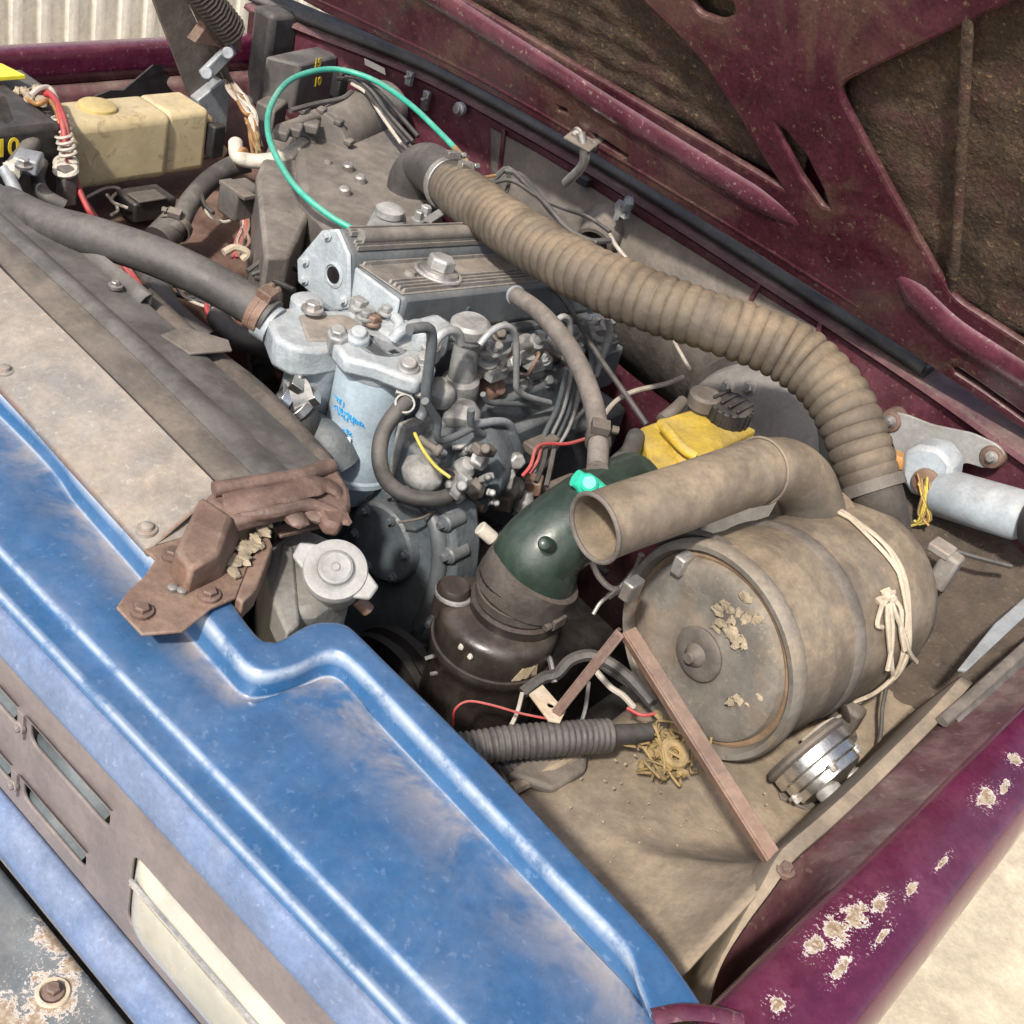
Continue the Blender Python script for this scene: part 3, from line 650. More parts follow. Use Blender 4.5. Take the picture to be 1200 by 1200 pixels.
b=B(); b.hexa([E3(-WC-.002,-.005,-.06),E3(-.002,-.005,-.05),E3(-.002,.0005,-.05),E3(-WC-.002,.0005,-.06),E3(-WC-.002,-.005,-.001),E3(-.006,-.005,-.004),E3(-.006,.0005,-.004),E3(-WC-.002,.0005,-.001)]); b.build('end_cover',engl,rc,bev=.003)
# flange of the cover
B().hexa([E3(-WC,-.004,-.058),E3(.010,-.004,-.058),E3(.010,Lc,-.058),E3(-WC,Lc,-.058),E3(-WC,-.004,-.050),E3(.010,-.004,-.050),E3(.010,Lc,-.050),E3(-WC,Lc,-.050)]).build('cover_flange',engm,rc,bev=.002)
for v in (.03,.11,.19,.27): B().bolt(E3(.005,v,-.050),up,.0045,.004).build('bolt',steel,rc)
B().box(E3(-.0015,.115,-.026),(.004,.004,.012)).build('casting_mark',engd,rc)
# far, taller half with slanted end plate
fp_=[AY(350,304,tf0.y-.012),AY(379,270,tf0.y-.012),AY(398,268,tf0.y-.012),AY(412,299,tf0.y-.012),AY(412,362,tf0.y-.012),AY(392,366,tf0.y-.012),AY(351,331,tf0.y-.012)]
b=B(); b.prism(fp_,dirE*Lc*1.02); fh=b.build('manifold_cover',engm,eng,bev=.005)
b=B(); b.prism([p-dirE*.004 for p in fp_],dirE*.006); b.build('end_plate',engl,fh,bev=.003)
hc=AY(391,322,tf0.y-.016); B().lathe(hc,(0,-1,0),[(-.004,.015),(.001,.015),(.002,.012),(-.003,.010)],20,up=(1,0,0)).build('end_boss',engl,fh)
B().lathe(hc,(0,-1,0),[(-.004,.0095),(.0015,.0095)],16).build('bore',oily,fh)
for px,py in((358,306),(403,352),(384,276),(357,328)): B().bolt(AY(px,py,tf0.y-.017),(0,-1,0),.004,.003).build('bolt',engl,fh)
tA,tB=fp_[1],fp_[3]
nrm=(tB-tA).cross(dirE).normalized(); 
if nrm.z<0: nrm=-nrm
for k in range(6):
    t=(.10,.20,.30,.62,.74,.86)[k]; q=lerp(fp_[2],fp_[3],t)+nrm*.001
    B().hexa([q+dirE*.01-xe*.0018,q+dirE*.01+xe*.0018,q+dirE*Lc+xe*.0018,q+dirE*Lc-xe*.0018,q+dirE*.01-xe*.001+nrm*.005,q+dirE*.01+xe*.001+nrm*.005,q+dirE*Lc+xe*.001+nrm*.005,q+dirE*Lc-xe*.001+nrm*.005]).build('rib',engt,fh)
q0=lerp(fp_[2],fp_[3],.45)+nrm*.004; B().cyl(q0+dirE*.02,q0+dirE*Lc,.009).build('cover_bead',engt,fh)
# oil filler cap
oc=A(515,312,tn0.z+.003); oc.z=E3(0,(oc.y-tn0.y),0).z+.002
cap=B().lathe(oc,up,[(0,.026),(.004,.0265),(.005,.024),(.009,.023),(.010,.017)],32).build('filler_cap',steel,rc)
B().lathe(oc+up*.010,up,[(0,.0165),(.012,.0165),(.0145,.014)],6).build('hex_knob',alum,rc,bev=.001)
B().ring(oc+up*.004,up,.0265,.0025,28,8).build('cap_ring',alum,rc)
o2=A(480,322,oc.z+.004); B().lathe(o2-up*.008,up,[(0,.010),(.006,.010),(.009,.007),(.013,.006)],20).build('cover_stud',engt,rc)
# head, block
dk=B().hexa([E3(-WC-.04,-.01,-.20),E3(.025,-.01,-.20),E3(.025,Lc+.05,-.20),E3(-WC-.04,Lc+.05,-.20),E3(-WC-.04,-.01,-.058),E3(.02,-.01,-.058),E3(.02,Lc+.05,-.058),E3(-WC-.04,Lc+.05,-.058)]).build('cylinder_head',engd,eng,bev=.004)
for v in (.02,.10,.18,.26): B().box(E3(.032,v,-.125),(.03,.03,.06)).build('head_port',engd,eng,bev=.006)
B().box(E3(.028,.16,-.16),(.014,.34,.012)).build('head_joint',engm,eng,bev=.002)
B().box((-.84,1.12,-.38),(.24,.50,.36)).build('block',engd,eng,bev=.01)
# timing case
YT=.862
tc=[AY(*p,YT) for p in((404,590),(418,575),(440,568),(470,572),(505,585),(528,604),(533,650),(530,692),(516,726),(498,752),(470,772),(440,790),(400,760),(385,690),(390,630))]
tb=B().prism(tc,(0,.045,0)).build('timing_case',engd,eng,bev=.006)
tci=[lerp(p,sum(tc,V((0,0,0)))/len(tc),.16)+V((0,-.006,0)) for p in tc]
B().prism(tci,(0,.012,0)).build('timing_cover',engd,tb,bev=.004)
for px,py in((430,575),(463,577),(503,592),(524,612),(528,650),(525,690),(510,728),(486,757)):
    c=AY(px,py,YT); B().lathe(c,(0,-1,0),[(-.02,.010),(.004,.010),(.006,.008)],14).bolt(c+V((0,-.006,0)),(0,-1,0),.005,.005).build('case_boss',engm,tb)
rc_=AY(452,634,YT-.012); B().lathe(rc_,(0,-1,0),[(-.008,.048),(.006,.048),(.009,.045),(.0095,.03),(.010,.0)],36,c1=False).build('round_cover',engd,tb,ang=30)
for k in range(6):
    w=2*math.pi*k/6+.3; B().bolt(rc_+V((.040*math.cos(w),-.010,.040*math.sin(w))),(0,-1,0),.004,.003).build('bolt',engd,tb)
B().tube([AY(498,590,YT),AY(512,620,YT-.004),AY(515,660,YT-.004),AY(506,700,YT-.004),AY(490,735,YT)],.009,10,5).build('case_bead',engm,tb)
# lower pulley and front pieces in the dark
B().lathe(AY(470,800,.80),(0,-1,0),[(0,.07),(.01,.07),(.014,.06),(.02,.06),(.024,.07),(.034,.07)],36).build('pulley',oily,eng)
B().lathe(AY(590,650,1.02),(0,-1,0),[(0,.04),(.05,.04),(.06,.03),(.07,.02)],28).build('vacuum_pump',oily,eng)
B().box(AY(560,660,1.0),(.08,.08,.08)).build('pump_bracket',oily,eng,bev=.01)
# thermostat housing
zt=.0
th_=[(313,372),(322,362),(342,358),(372,362),(408,362),(432,374),(430,394),(404,404),(372,410),(345,408),(322,396)]
b=B(); b.prism([A(*p,zt) for p in th_],(0,0,-.036)); thh=b.build('thermostat_housing',engl,eng,bev=.006)
B().prism([A(*p,zt+.003) for p in((350,368),(405,368),(424,378),(422,390),(398,398),(360,398))],(0,0,-.006)).build('housing_lid',engt,thh,bev=.003)
c=A(368,415,-.03); B().lathe(c,(0,0,-1),[(0,.034),(.02,.030),(.07,.026),(.12,.03)],24).build('housing_neck',engl,thh)
for px,py in((366,363),(424,376),(398,402)): B().bolt(A(px,py,zt+.002),(0,0,1),.006,.006).build('bolt',alum,thh)
B().cyl(A(322,383,-.016),A(306,372,-.012),.022,.022,24).build('outlet',engl,thh)
B().lathe(A(360,352,.008),(0,0,1),[(-.02,.018),(.0,.018),(.004,.012)],18).build('sensor_boss',engl,thh)
B().bolt(A(366,362,.012),(0,0,1),.008,.006).build('sensor',steel,thh)
b=B(); b.prism([A(*p,.005) for p in((405,362),(436,350),(470,372),(466,402),(440,396),(430,380))],(0,0,-.05)); b.build('mount_bracket',engl,eng,bev=.006)
for px,py,z in((420,360,.010),(436,378,.008),(452,366,.012),(428,372,.012)): B().box(A(px,py,z),(.016,.014,.02)).bolt(A(px,py,z+.011),(0,0,1),.006,.006).build('bracket_lug',alumb if px!=436 else rustp,eng,bev=.003)
B().tube(T([(452,378,.01),(460,370,.02),(468,380,.02),(462,398,.01)]),.006,10,5).build('water_pipe',engl,eng)
# rear top housing
b=B(); b.prism([A(*p,.03) for p in((428,262),(438,243),(462,238),(478,248),(476,264),(450,272))],(0,0,-.05)); b.build('pump_housing',alumb,eng,bev=.008)
B().lathe(A(456,252,.032),(0,0,1),[(0,.018),(.008,.018),(.012,.012)],20).build('pump_housing_cap',alum,eng)
B().bolt(A(498,252,.02),(0,0,1),.007,.01).build('stud',alum,eng); B().bolt(A(490,258,.02),(0,0,1),.006,.01).build('stud',alum,eng)
b=B().box((A(500,260,.03)+A(522,246,.03))/2,(.05,.012,.003),A(522,246,.03)-A(500,260,.03)); b.build('strut_plate',alum,eng)
# injectors along the near side
def X7(px,py,x=-.715): return AX(px,py,x)
bi=X7(550,388); bo=X7(536,470)
B().lathe(bi,bo-bi,[(-.006,.019),(0,.020),(.008,.019),(.010,.0145),(.02,.0145),(.06,.016),(.064,.021),(.085,.022),(.11,.016)],24).build('lift_pump',alumb,eng)
B().lathe(bi,bi-bo,[(.0,.022),(.010,.022),(.0135,.018)],24).build('lift_pump_cap',alum,eng)
B().blob(X7(516,461),.019,.016,.019,16).build('pump_dome',alumb,eng)
B().lathe(X7(545,470,-.70),(.25,-.3,-.4),[(0,.012),(.01,.021),(.026,.021),(.032,.013)],20).build('pump_bowl',alum,eng)
def injector(px,py,i):
    c=X7(px,py,-.72); r=B()
    r.lathe(c,(.5,-.15,.7),[(-.05,.013),(-.012,.013),(-.010,.017),(.004,.017),(.006,.010),(.022,.010),(.024,.006),(.034,.005)],18)
    o=r.build('injector',alumb,eng)
    B().box(c+V((.004,.01,-.016)),(.034,.028,.014)).bolt(c+V((.016,.014,-.008)),(.2,0,1),.005,.006).build('injector_clamp',alumb,o,bev=.003)
    B().cyl(c+V((.012,-.004,.012)),c+V((.012,-.03,.016)),.004).build('leak_union',steel,o)
for i,(px,py) in enumerate(((568,418),(618,408),(660,398),(700,388))): injector(px,py,i)
for i,(px,py,r_) in enumerate(((590,445,.017),(598,425,.012),(578,455,.014),(635,428,.015),(648,415,.010),(612,452,.010),(672,420,.014),(552,440,.012),(626,438,.009),(690,410,.012),(658,440,.013))):
    q=X7(px,py,-.735+.01*(i%3)); B().lathe(q,(.6,-.3+.2*(i%3),.5),[(-.02,r_),(0,r_),(.006,r_*.8),(.012,r_*.7)],7 if i%2 else 16).build('union_nut' if i%2 else 'head_fitting',(alumb,alum,rustp,alumb,dirty)[i%5],eng,bev=.0015)
B().box(X7(648,445,-.72),(.02,.045,.03)).build('heat_shield',rustp,eng,bev=.003)
B().box(X7(705,430,-.72),(.02,.05,.06)).build('head_cover_plate',engm,eng,bev=.004)
def pipe(nm,l,r,mat,par=eng,n=10,sub=6): return B().tube(l,r,n,sub).build(nm,mat,par)
pw=M('pale grey steel pipe',(.40,.41,.41),.35,.3,.3,(.3,.27,.22),.12,bump=.05)
def PX(l,x): return [AX(p[0],p[1],x+(p[2] if len(p)>2 else 0)) for p in l]
pipe('injector_pipe',PX([(508,408),(513,396),(524,388),(536,390),(540,402)],-.69),.0052,pw)
pipe('injector_pipe',PX([(562,404),(574,390),(588,382),(600,386),(605,402),(605,440),(606,456),(616,464),(632,469),(644,472)],-.685),.0038,pw)
pipe('injector_pipe',PX([(652,376),(660,371),(667,376),(668,390),(666,400)],-.685),.0038,pw)
pipe('injector_pipe',PX([(566,462),(572,471),(590,473),(615,474),(632,478)],-.69),.0034,engm)
for k in range(4):
    dx=k*8; pipe('injector_pipe',PX([(664+dx*.6,432+k*3),(660+dx*.8,452),(652+dx*.9,480),(640+dx,505),(632+dx*.8,525),(624+dx*.5,548),(612+dx*.4,562)],-.665),.0034,pw if k%2 else engm)
pipe('injector_pipe',PX([(685,378),(690,395),(694,420),(690,445),(680,470)],-.68),.0042,engm)
pipe('injector_pipe',PX([(712,372),(714,392),(706,418),(698,440)],-.68),.0042,pw)
pipe('fuel_pipe',PX([(480,386),(500,384),(506,394),(504,420),(500,450),(498,478),(492,490)],-.66),.0055,engm)
pipe('fuel_pipe',PX([(498,470),(506,482),(513,494),(512,510),(518,516),(535,511),(556,500)],-.65),.0042,engm)
pipe('fuel_pipe',PX([(552,480),(552,496),(560,506),(580,512),(598,510)],-.65),.0042,engm)
pipe('fuel_pipe',PX([(556,498),(580,494),(596,497),(603,512),(604,532)],-.655),.0048,zinc)
pipe('fuel_pipe',PX([(688,468),(684,480),(676,490),(672,502)],-.67),.003,pw)
B().box(PX([(634,520)],-.66)[0],(.02,.05,.012)).build('pipe_clip',dirty,eng,bev=.002)
# injection pump
pc=AX(552,540,-.665)
B().lathe(pc+V((.0,.05,0)),(0,-1,0),[(0,.035),(.03,.045),(.05,.055),(.06,.055),(.064,.042),(.070,.030)],30).build('injection_pump',engd,eng)
B().box(AX(585,478,-.715),(.03,.24,.05)).build('pushrod_cover',engd,eng,bev=.006)
B().box(AX(600,520,-.70),(.03,.16,.07)).build('tappet_cover',engd,eng,bev=.006)
rd=random.Random(5)
for i,(px,py) in enumerate(((545,548),(562,540),(570,560),(585,545),(588,565),(575,578),(600,575),(555,572),(540,570),(615,585),(596,555),(567,527),(530,575),(605,540),(580,590),(560,590))):
    q=AX(px,py,-.635+.012*(i%3)); ax_=V((rd.uniform(-.3,.8),rd.uniform(-1,.2),rd.uniform(0,1)))
    b=B(); r_=rd.uniform(.007,.013)
    if i%3==0: b.lathe(q,ax_,[(-.015,r_),(0,r_),(.003,r_*.8),(.012,r_*.6)],14)
    elif i%3==1: b.lathe(q,ax_,[(-.008,r_),(.006,r_),(.008,r_*.75)],6)
    else: b.box(q,(r_*2.6,r_*1.3,r_*1.0),ax_).cyl(q,q+V((.01,-.012,.012)),r_*.5)
    b.build(('pump_union','pump_nut','pump_lever')[i%3],(alumb,alum,alumb,dirty)[i%4],eng,bev=.002)
pipe('governor_rod',PX([(575,585),(610,580),(640,572),(670,560)],-.64),.0065,dirty)
for px,py in((590,586),(625,568)): B().box(AX(px,py,-.638),(.022,.024,.02),(1,.6,.2)).build('linkage_block',rustp if px==625 else dirty,eng,bev=.003)
B().box(AX(490,560,-.70),(.05,.07,.12)).build('filter_bracket',engd,eng,bev=.006)
B().box(AX(480,530,-.71),(.012,.05,.09)).build('bracket_arm',alumb,eng,bev=.003)
B().blob(AX(495,555,-.66),.026,.02,.02,14,.06).build('pump_drive_case',alumb,eng)
# ------------------------------------------------------------------ fuel filter
fc=A(444,412,.0)
ff=thing('fuel_filter','pale blue fuel filter canister with blue print beside the rocker cover','fuel filter',fc-V((0,0,.19)))
ax=V((0,0,-1)); r0=.0415
B().lathe(fc+V((0,0,-.014)),ax,[(0,.040),(.004,r0),(.070,r0),(.080,.0425),(.092,.0462),(.110,.0468),(.128,.0455),(.131,.0475),(.137,.0475),(.141,.040),(.165,.031),(.178,.024),(.182,.012)],40).build('canister',filt,ff,ang=30)
B().lathe(fc,ax,[(-.012,.030),(-.008,.040),(-.004,.043),(.010,.0445),(.014,.044),(.018,.0425)],40).build('filter_head',engl,ff,ang=30)
pts=[A(*p,.012) for p in((390,402),(400,388),(420,384),(440,392),(478,408),(508,412),(512,432),(490,446),(470,440),(440,428),(405,420))]
B().prism(pts,(0,0,-.02)).build('head_casting',engl,ff,bev=.005)
for px,py,z in((396,394,.016),(420,396,.018),(497,425,.012),(505,405,.014),(478,432,.012)):
    B().lathe(A(px,py,z),(.2,-.3,1),[(-.02,.012),(.004,.012),(.006,.009),(.012,.008)],6 if px in(396,497) else 16).build('union',alum if px!=420 else engl,ff,bev=.0015)
q0,q1=A(480,440,-.005),A(454,428,.0); B().lathe(A(456,436,-.004),(.5,-.6,-.1),[(-.02,.011),(.008,.011),(.010,.008)],16).build('outlet_plug',engm,ff)
B().lathe(A(474,446,-.004),(.5,-.6,-.1),[(-.02,.011),(.008,.011),(.010,.008)],16).build('outlet_plug',engl,ff)
B().box(A(500,398,.01),(.03,.05,.045)).build('mount_lug',engl,ff,bev=.008)
B().tube(T([(460,398,.02),(470,388,.03),(490,380,.028),(505,390,.015)]),.006,10,5).build('lug_rib',engl,ff)
# blue print on the canister (scribbled slanted marks) and a paler label strip
def oncan(px,py,rr=r0+.0004):
    d=ray(px,py); o=CP-fc; a=d.x**2+d.y**2; bq=2*(o.x*d.x+o.y*d.y); cc=o.x**2+o.y**2-rr*rr; t=(-bq-math.sqrt(max(bq*bq-4*a*cc,0)))/(2*a); return CP+d*t
rm=random.Random(3)
for row,(xa,ya,xb_,yb_,n_) in enumerate(((392,464,402,474,5),(393,476,426,500,15),(397,484,414,496,6),(398,503,411,509,6))):
    for k in range(n_):      # short slanted strokes, like worn lettering
        t=k/max(1,n_-1); px,py=lerp(xa,xb_,t),lerp(ya,yb_,t)+rm.uniform(-.8,.8)
        B().tube([oncan(px+rm.uniform(-1,1),py-rm.uniform(1.5,3.2)),oncan(px+rm.uniform(-1.2,1.2),py),oncan(px+rm.uniform(-.5,1.8),py+rm.uniform(1.0,3.2))],rm.uniform(.0006,.0012),6,3).build('print_mark',bprint,ff)
lp=[[oncan(lerp(396,411,k/4),y,.0473) for k in range(5)] for y in (512,522,532,541)]
labm=M('faded label',(.46,.56,.60),.5,0,.2,TAN,.1,bump=.03)
B().grid(lp).build('label',labm,ff,solid=.0004,ang=80)

rd2=random.Random(11)
for i in range(46):      # small fittings crowding the pump and the injector row
    if i<24: px,py,x_=rd2.uniform(505,625),rd2.uniform(525,600),-.642
    else: px,py,x_=rd2.uniform(565,725),rd2.uniform(388,455),-.715; py-= (px-565)*.12
    q=AX(px,py,x_+rd2.uniform(-.01,.012)); ax_=V((rd2.uniform(-.2,.9),rd2.uniform(-1,.3),rd2.uniform(-.2,1))); r_=rd2.uniform(.004,.009)
    k=i%4; b=B()
    if k==0: b.lathe(q,ax_,[(-.012,r_),(0,r_),(.002,r_*.7),(.009,r_*.6)],6)
    elif k==1: b.lathe(q,ax_,[(-.02,r_*.6),(.0,r_*.6),(.001,r_),(.006,r_),(.008,r_*.7)],14)
    elif k==2: b.tube([q,q+V((rd2.uniform(-.02,.02),rd2.uniform(-.025,.025),rd2.uniform(-.005,.02))),q+V((rd2.uniform(-.03,.03),rd2.uniform(-.04,.04),rd2.uniform(-.03,.01)))],r_*.42,8,5)
    else: b.bolt(q,ax_,r_*.8,r_*.8)
    b.build(('small_nut','banjo_union','small_pipe','small_bolt')[k],(alumb,engl,alum,dirty,engm,rustp)[rd2.randrange(6)],eng,bev=.0008)

B().box(A(468,404,-.004),(.05,.05,.04)).build('lug_web',engl,ff,bev=.008)
# ================================================================== radiator side
def clamp(p,ax,r,name='hose_clamp',mat=steel,par=None,w=.010):
    b=B().lathe(V(p)-V(ax).normalized()*w/2,ax,[(0,r),(0,r+.0022),(w,r+.0022),(w,r)],32,False,False)
    a,c,t=frame(ax); q=V(p)+c*(r+.005)-a*.002
    b.box(q,(w*1.1,.018,.009),t,c); b.lathe(q+a*.011,a,[(0,.0042),(.007,.0042)],6)
    return b.build(name,mat,par,bev=.0006)
rp_=thing('radiator_plate','scuffed tan steel cover plate bolted over the blue panel edge','cover plate',A(120,500,.01))
lp0,lq0=A(-60,258,.028),A(-60,388,.009)
Li=spline([V((-1.30,lp0.y+.012,.028)),V((-1.12,lp0.y+.006,.028)),A(0,316,.028),(A(125,440,.027)),A(256,573,.024)],6)
Lo=spline([V((-1.30,lq0.y+.012,.009)),V((-1.10,lq0.y+.006,.009)),A(0,452,.009),(A(85,546,.009)),A(172,641,.009)],6)
rows=[]
for a,c in zip(Li,Lo):
    rows.append([a+V((0,0,-.03)),a+V((0,.001,-.003)),a,lerp(a,c,.06)+V((0,0,-.001)),lerp(a,c,.35)+V((0,0,.002)),lerp(a,c,.62)+V((0,0,.001)),lerp(a,c,.86)+V((0,0,.0)),lerp(a,c,.97),c,c+V((0,-.001,-.005))])
e0=rows[-1]; ez=A(215,630,.012)
rows.append([p+V((.004,0,-.001)) for p in e0]); B().grid(rows).build('plate',plated,rp_,ang=45,solid=.0016,off=1)
B().prism([A(172,641,.0105),A(215,629,.0105),A(236,592,.014),A(190,600,.0105)],(0,0,-.002)).build('plate_corner',plated,rp_,bev=.0006)
for px,py in((5,435),(172,621)):
    c=A(px,py,.0135); B().lathe(c,(0,0,1),[(-.004,.0085),(.0015,.0085),(.002,.008)],20).lathe(c+V((0,0,.002)),(0,0,1),[(0,.0055),(.003,.005),(.0042,.003)],16).build('bolt',plated,rp_)
rs=thing('radiator_shroud','dirty grey radiator top tank and fan shroud behind the tan plate','radiator',A(160,400,-.35))
def band(nm,l0,l1,mat,z0,z1,drop=.0,bulge=0,par=rs):
    a=spline([A(*p,z0) for p in l0],5); c=spline([A(*p,z1) for p in l1],5)
    b=B(); b.grid([[p+V((0,0,-drop)),p,lerp(p,q,.25)+V((0,0,bulge*.75)),lerp(p,q,.5)+V((0,0,bulge)),lerp(p,q,.75)+V((0,0,bulge*.75)),q,q+V((0,0,-drop))] for p,q in zip(a,c)])
    return b.build(nm,mat,par,ang=45,solid=.002)
shr=M('dirty grey black shroud',(.07,.068,.066),.45,0,.32,(.19,.165,.14),.25,bump=.15,patch=.35,col2=(.12,.105,.09),pscale=6)
band('header_tank',[(-60,262),(0,318),(120,440),(250,568),(300,618)],[(-60,222),(0,272),(140,400),(285,545),(332,592)],dirty,.0,.004,.12,.003)
band('tank_ridge',[(-60,221),(0,271),(140,399),(285,544),(333,591)],[(-60,208),(0,252),(150,384),(310,528),(352,570)],shr,.006,.006,.08,.004)
band('shroud_panel',[(-60,207),(0,251),(150,383),(310,527),(353,569)],[(-40,195),(30,238),(165,352),(335,505),(384,552)],shr,-.002,-.01,.16,.002)
band('shroud_lip',[(30,243),(100,300),(165,356)],[(36,234),(106,290),(178,346)],shr,-.006,.004,.03,.002)
band('fan_shroud',[(165,352),(230,412),(300,470),(335,505),(384,552)],[(182,350),(240,404),(302,452),(342,492),(388,546)],dirtd,-.02,-.04,.2,.012)
B().prism([A(*p,.0) for p in((188,392),(215,382),(268,398),(272,410),(222,414))],(0,0,-.003)).build('patch_plate',dirty,rs,bev=.001)
B().box((-.80,.575,-.36),(.64,.06,.50)).build('core',oily,rs)
for px,py in((135,335),(60,270)): B().bolt(A(px,py,.002),(0,0,1),.005,.003).build('bolt',steel,rs)
B().lathe((-.84,.66,-.32),(0,1,0),[(0,.05),(.04,.05),(.05,.03)],24).build('fan_hub',oily,rs)
for k in range(7):
    w=2*math.pi*k/7+.2; d=V((math.cos(w),0,math.sin(w))); c=V((-.84,.68,-.32))+d*.13; s_=V((-math.sin(w),0,math.cos(w)))
    B().hexa([c-d*.09-s_*.03+V((0,-.012,0)),c+d*.09-s_*.04+V((0,-.012,0)),c+d*.09+s_*.04+V((0,.012,0)),c-d*.09+s_*.03+V((0,.012,0)),c-d*.09-s_*.03+V((0,-.009,0)),c+d*.09-s_*.04+V((0,-.009,0)),c+d*.09+s_*.04+V((0,.015,0)),c-d*.09+s_*.03+V((0,.015,0))]).build('fan_blade',oily,rs)
# rusty bracket
br=thing('radiator_bracket','rusty folded steel bracket bolted to the blue panel','bracket',A(220,690,.0))
base=[(136,711),(150,692),(168,676),(182,655),(168,643),(200,634),(222,626),(236,598),(262,596),(285,640),(290,664),(276,700),(248,712),(214,739),(166,743)]
B().prism([A(*p,.0125) for p in base],(0,0,-.003)).build('foot_plate',rustp,br,bev=.001)
zh=.042
lo=[A(*p,.012) for p in((197,672),(226,606),(284,632),(262,676),(216,698))]; hi=[A(*p,zh) for p in((205,645),(236,580),(272,604),(258,648),(224,668))]
b=B(); b.add(lo+hi,[tuple(range(9,4,-1))]+[(i,(i+1)%5,5+(i+1)%5,5+i) for i in range(5)]); b.build('raised_step',rustp,br,bev=.004)
arm=[(240,582),(262,566),(300,560),(345,552),(375,536),(392,540),(410,572),(412,590),(398,616),(380,612),(368,590),(330,598),(296,606),(276,612)]
arm=[p for p in arm]
b=B(); b.prism([A(*p,.036) for p in arm],(0,0,-.014)); b.build('clamp_arm',rust,br,bev=.004)
B().tube(T([(250,574,.040),(300,566,.042),(350,558,.042),(388,546,.038)]),.007,10,5).build('arm_roll',rust,br)
B().tube(T([(282,604,.032),(320,600,.036),(362,592,.036),(396,604,.03)]),.006,10,5).build('arm_roll',rust,br)
b=B(); al=T([(262,590,.034),(300,584,.040),(340,576,.042),(375,568,.040),(396,578,.034),(402,600,.024)])
b.tube(al,lambda t,L:.015+.0012*math.sin(t*13)+.0008*math.sin(t*31+1)-.004*t,16,8,sq=.40).build('clamp_band',rust,br)
for px,py,r_ in((392,602,.010),(345,606,.009),(366,600,.009)): B().blob(A(px,py,.030),r_*1.7,r_,r_*.6,12,.10).build('rust_scale',rust,br)
for i in range(16):
    px=lerp(272,310,rd.random()); py=lerp(668,614,(px-270)/42)+rd.uniform(-8,8)
    B().blob(A(px,py,.016),rd.uniform(.004,.008),rd.uniform(.003,.007),rd.uniform(.002,.004),10,.35).build('mud_lump',dirtc,br)
B().prism([A(*p,.012) for p in((276,700),(290,664),(312,618),(320,640),(300,690),(284,706))],(0,0,-.02)).build('flange',rustp,br,bev=.002)
for px,py in((166,716),(202,650),(245,697)):
    B().bolt(A(px,py,.0145),(0,0,1),.0058,.0035).build('bolt',rust,br)
for px,py in((202,690),(213,693)): B().lathe(A(px,py,.014),(0,0,1),[(-.002,.004),(.002,.004),(.003,.002)],12).build('rivet',steel,br)
# side tank with pressure cap
capm=M('dull zinc cap',(.30,.30,.29),.5,.2,.3,(.28,.25,.21),.15,bump=.2)
tk=thing('radiator_filler','grey aluminium filler tank with a round eared pressure cap','filler tank',A(350,700,-.2))
b=B(); zt2=-.022
topq=[A(*p,zt2) for p in((308,640),(345,612),(372,622),(412,640),(416,684),(372,716),(338,720),(318,690))]
tkm=M('dull grey filler tank',(.20,.20,.19),.5,.2,.4,(.24,.21,.17),.25,bump=.3)
b.prism(topq,(0,0,-.16)); b.build('tank',tkm,tk,bev=.008)
B().prism([A(*p,zt2+.002) for p in((330,634),(345,640),(352,730),(336,742),(318,700))],(0,0,-.03)).build('tank_seam',tkm,tk,bev=.003)
cn=V((.32,-.42,.85)).normalized(); cc=A(393,668,.012)
B().cyl(cc-cn*.04,cc-cn*.004,.022,.022,28).build('neck',alumb,tk)
a_,b_,_=frame(cn)
pc_=B().lathe(cc,cn,[(-.010,.026),(-.006,.0268),(-.002,.0268),(.002,.0255),(.003,.020),(.0022,.0165),(.0035,.0150),(.0075,.0140),(.0085,.0120),(.0078,.008),(.0078,.004),(.009,.003)],48).build('pressure_cap',capm,tk,ang=30)
dR=(A(432,690,.012)-A(355,652,.012)); dR=(dR-cn*dR.dot(cn)).normalized(); dS=cn.cross(dR)
for s_ in (-1,1):
    q=cc+dR*s_*.026; B().prism([q-dS*.013-dR*s_*.004,q+dR*s_*.010-dS*.007,q+dR*s_*.011+dS*.006,q+dS*.013-dR*s_*.004],-cn*.006).build('cap_ear',capm,pc_,bev=.002)
B().cyl(A(418,702,-.03),A(432,716,-.04),.006).build('overflow_spigot',rustp,tk,bev=.001)
for k in range(3): B().box(A(352+k*8,618-k*3,.0),(.045,.012,.004),A(390,600,0)-A(340,612,0)).build('tank_strap',rust,tk,bev=.001)
# ------------------------------------------------------------------ hoses on the far side
th=thing('radiator_hose','thick black rubber radiator hose leading to the thermostat housing','hose',A(180,300,-.03))
hl_=T([(8,240,-.02),(55,262,.0),(110,277,.012),(175,298,.016),(230,322,.012),(285,352,.0),(318,374,-.008)])
B().tube(hl_,.0215,24,8).build('hose_body',rubberd,th)
clamp(lerp(hl_[-2],hl_[-1],.72),hl_[-1]-hl_[-2],.0215,'hose_clamp',rustp,th,.009); clamp(lerp(hl_[-2],hl_[-1],.50),hl_[-1]-hl_[-2],.0215,'hose_clamp',rustp,th,.007)
lh=thing('heater_hose','grey heater hose curving between the coolant tank and white pipe','hose',A(230,240,-.1))
B().tube(T([(205,268,-.11),(212,258,-.10),(222,238,-.09),(245,212,-.08),(270,196,-.07),(292,190,-.06)]),.0145,16,6).build('hose_body',rubberd,lh)
B().tube(T([(186,282,-.125),(200,268,-.115),(212,256,-.10)]),.022,16,5).build('hose_sleeve',rubberd,lh)
clamp(A(205,266,-.11),A(215,252,-.1)-A(205,268,-.11),.021,par=lh,mat=dirty)
pw_=thing('white_pipe','short dirty white pipe plugged into the heater box','pipe',A(320,185,-.05))
B().tube(T([(276,168,-.035),(278,182,-.04),(290,188,-.045),(315,188,-.04),(340,180,-.03),(360,166,-.025)]),.0105,16,6).build('pipe_body',white,pw_)
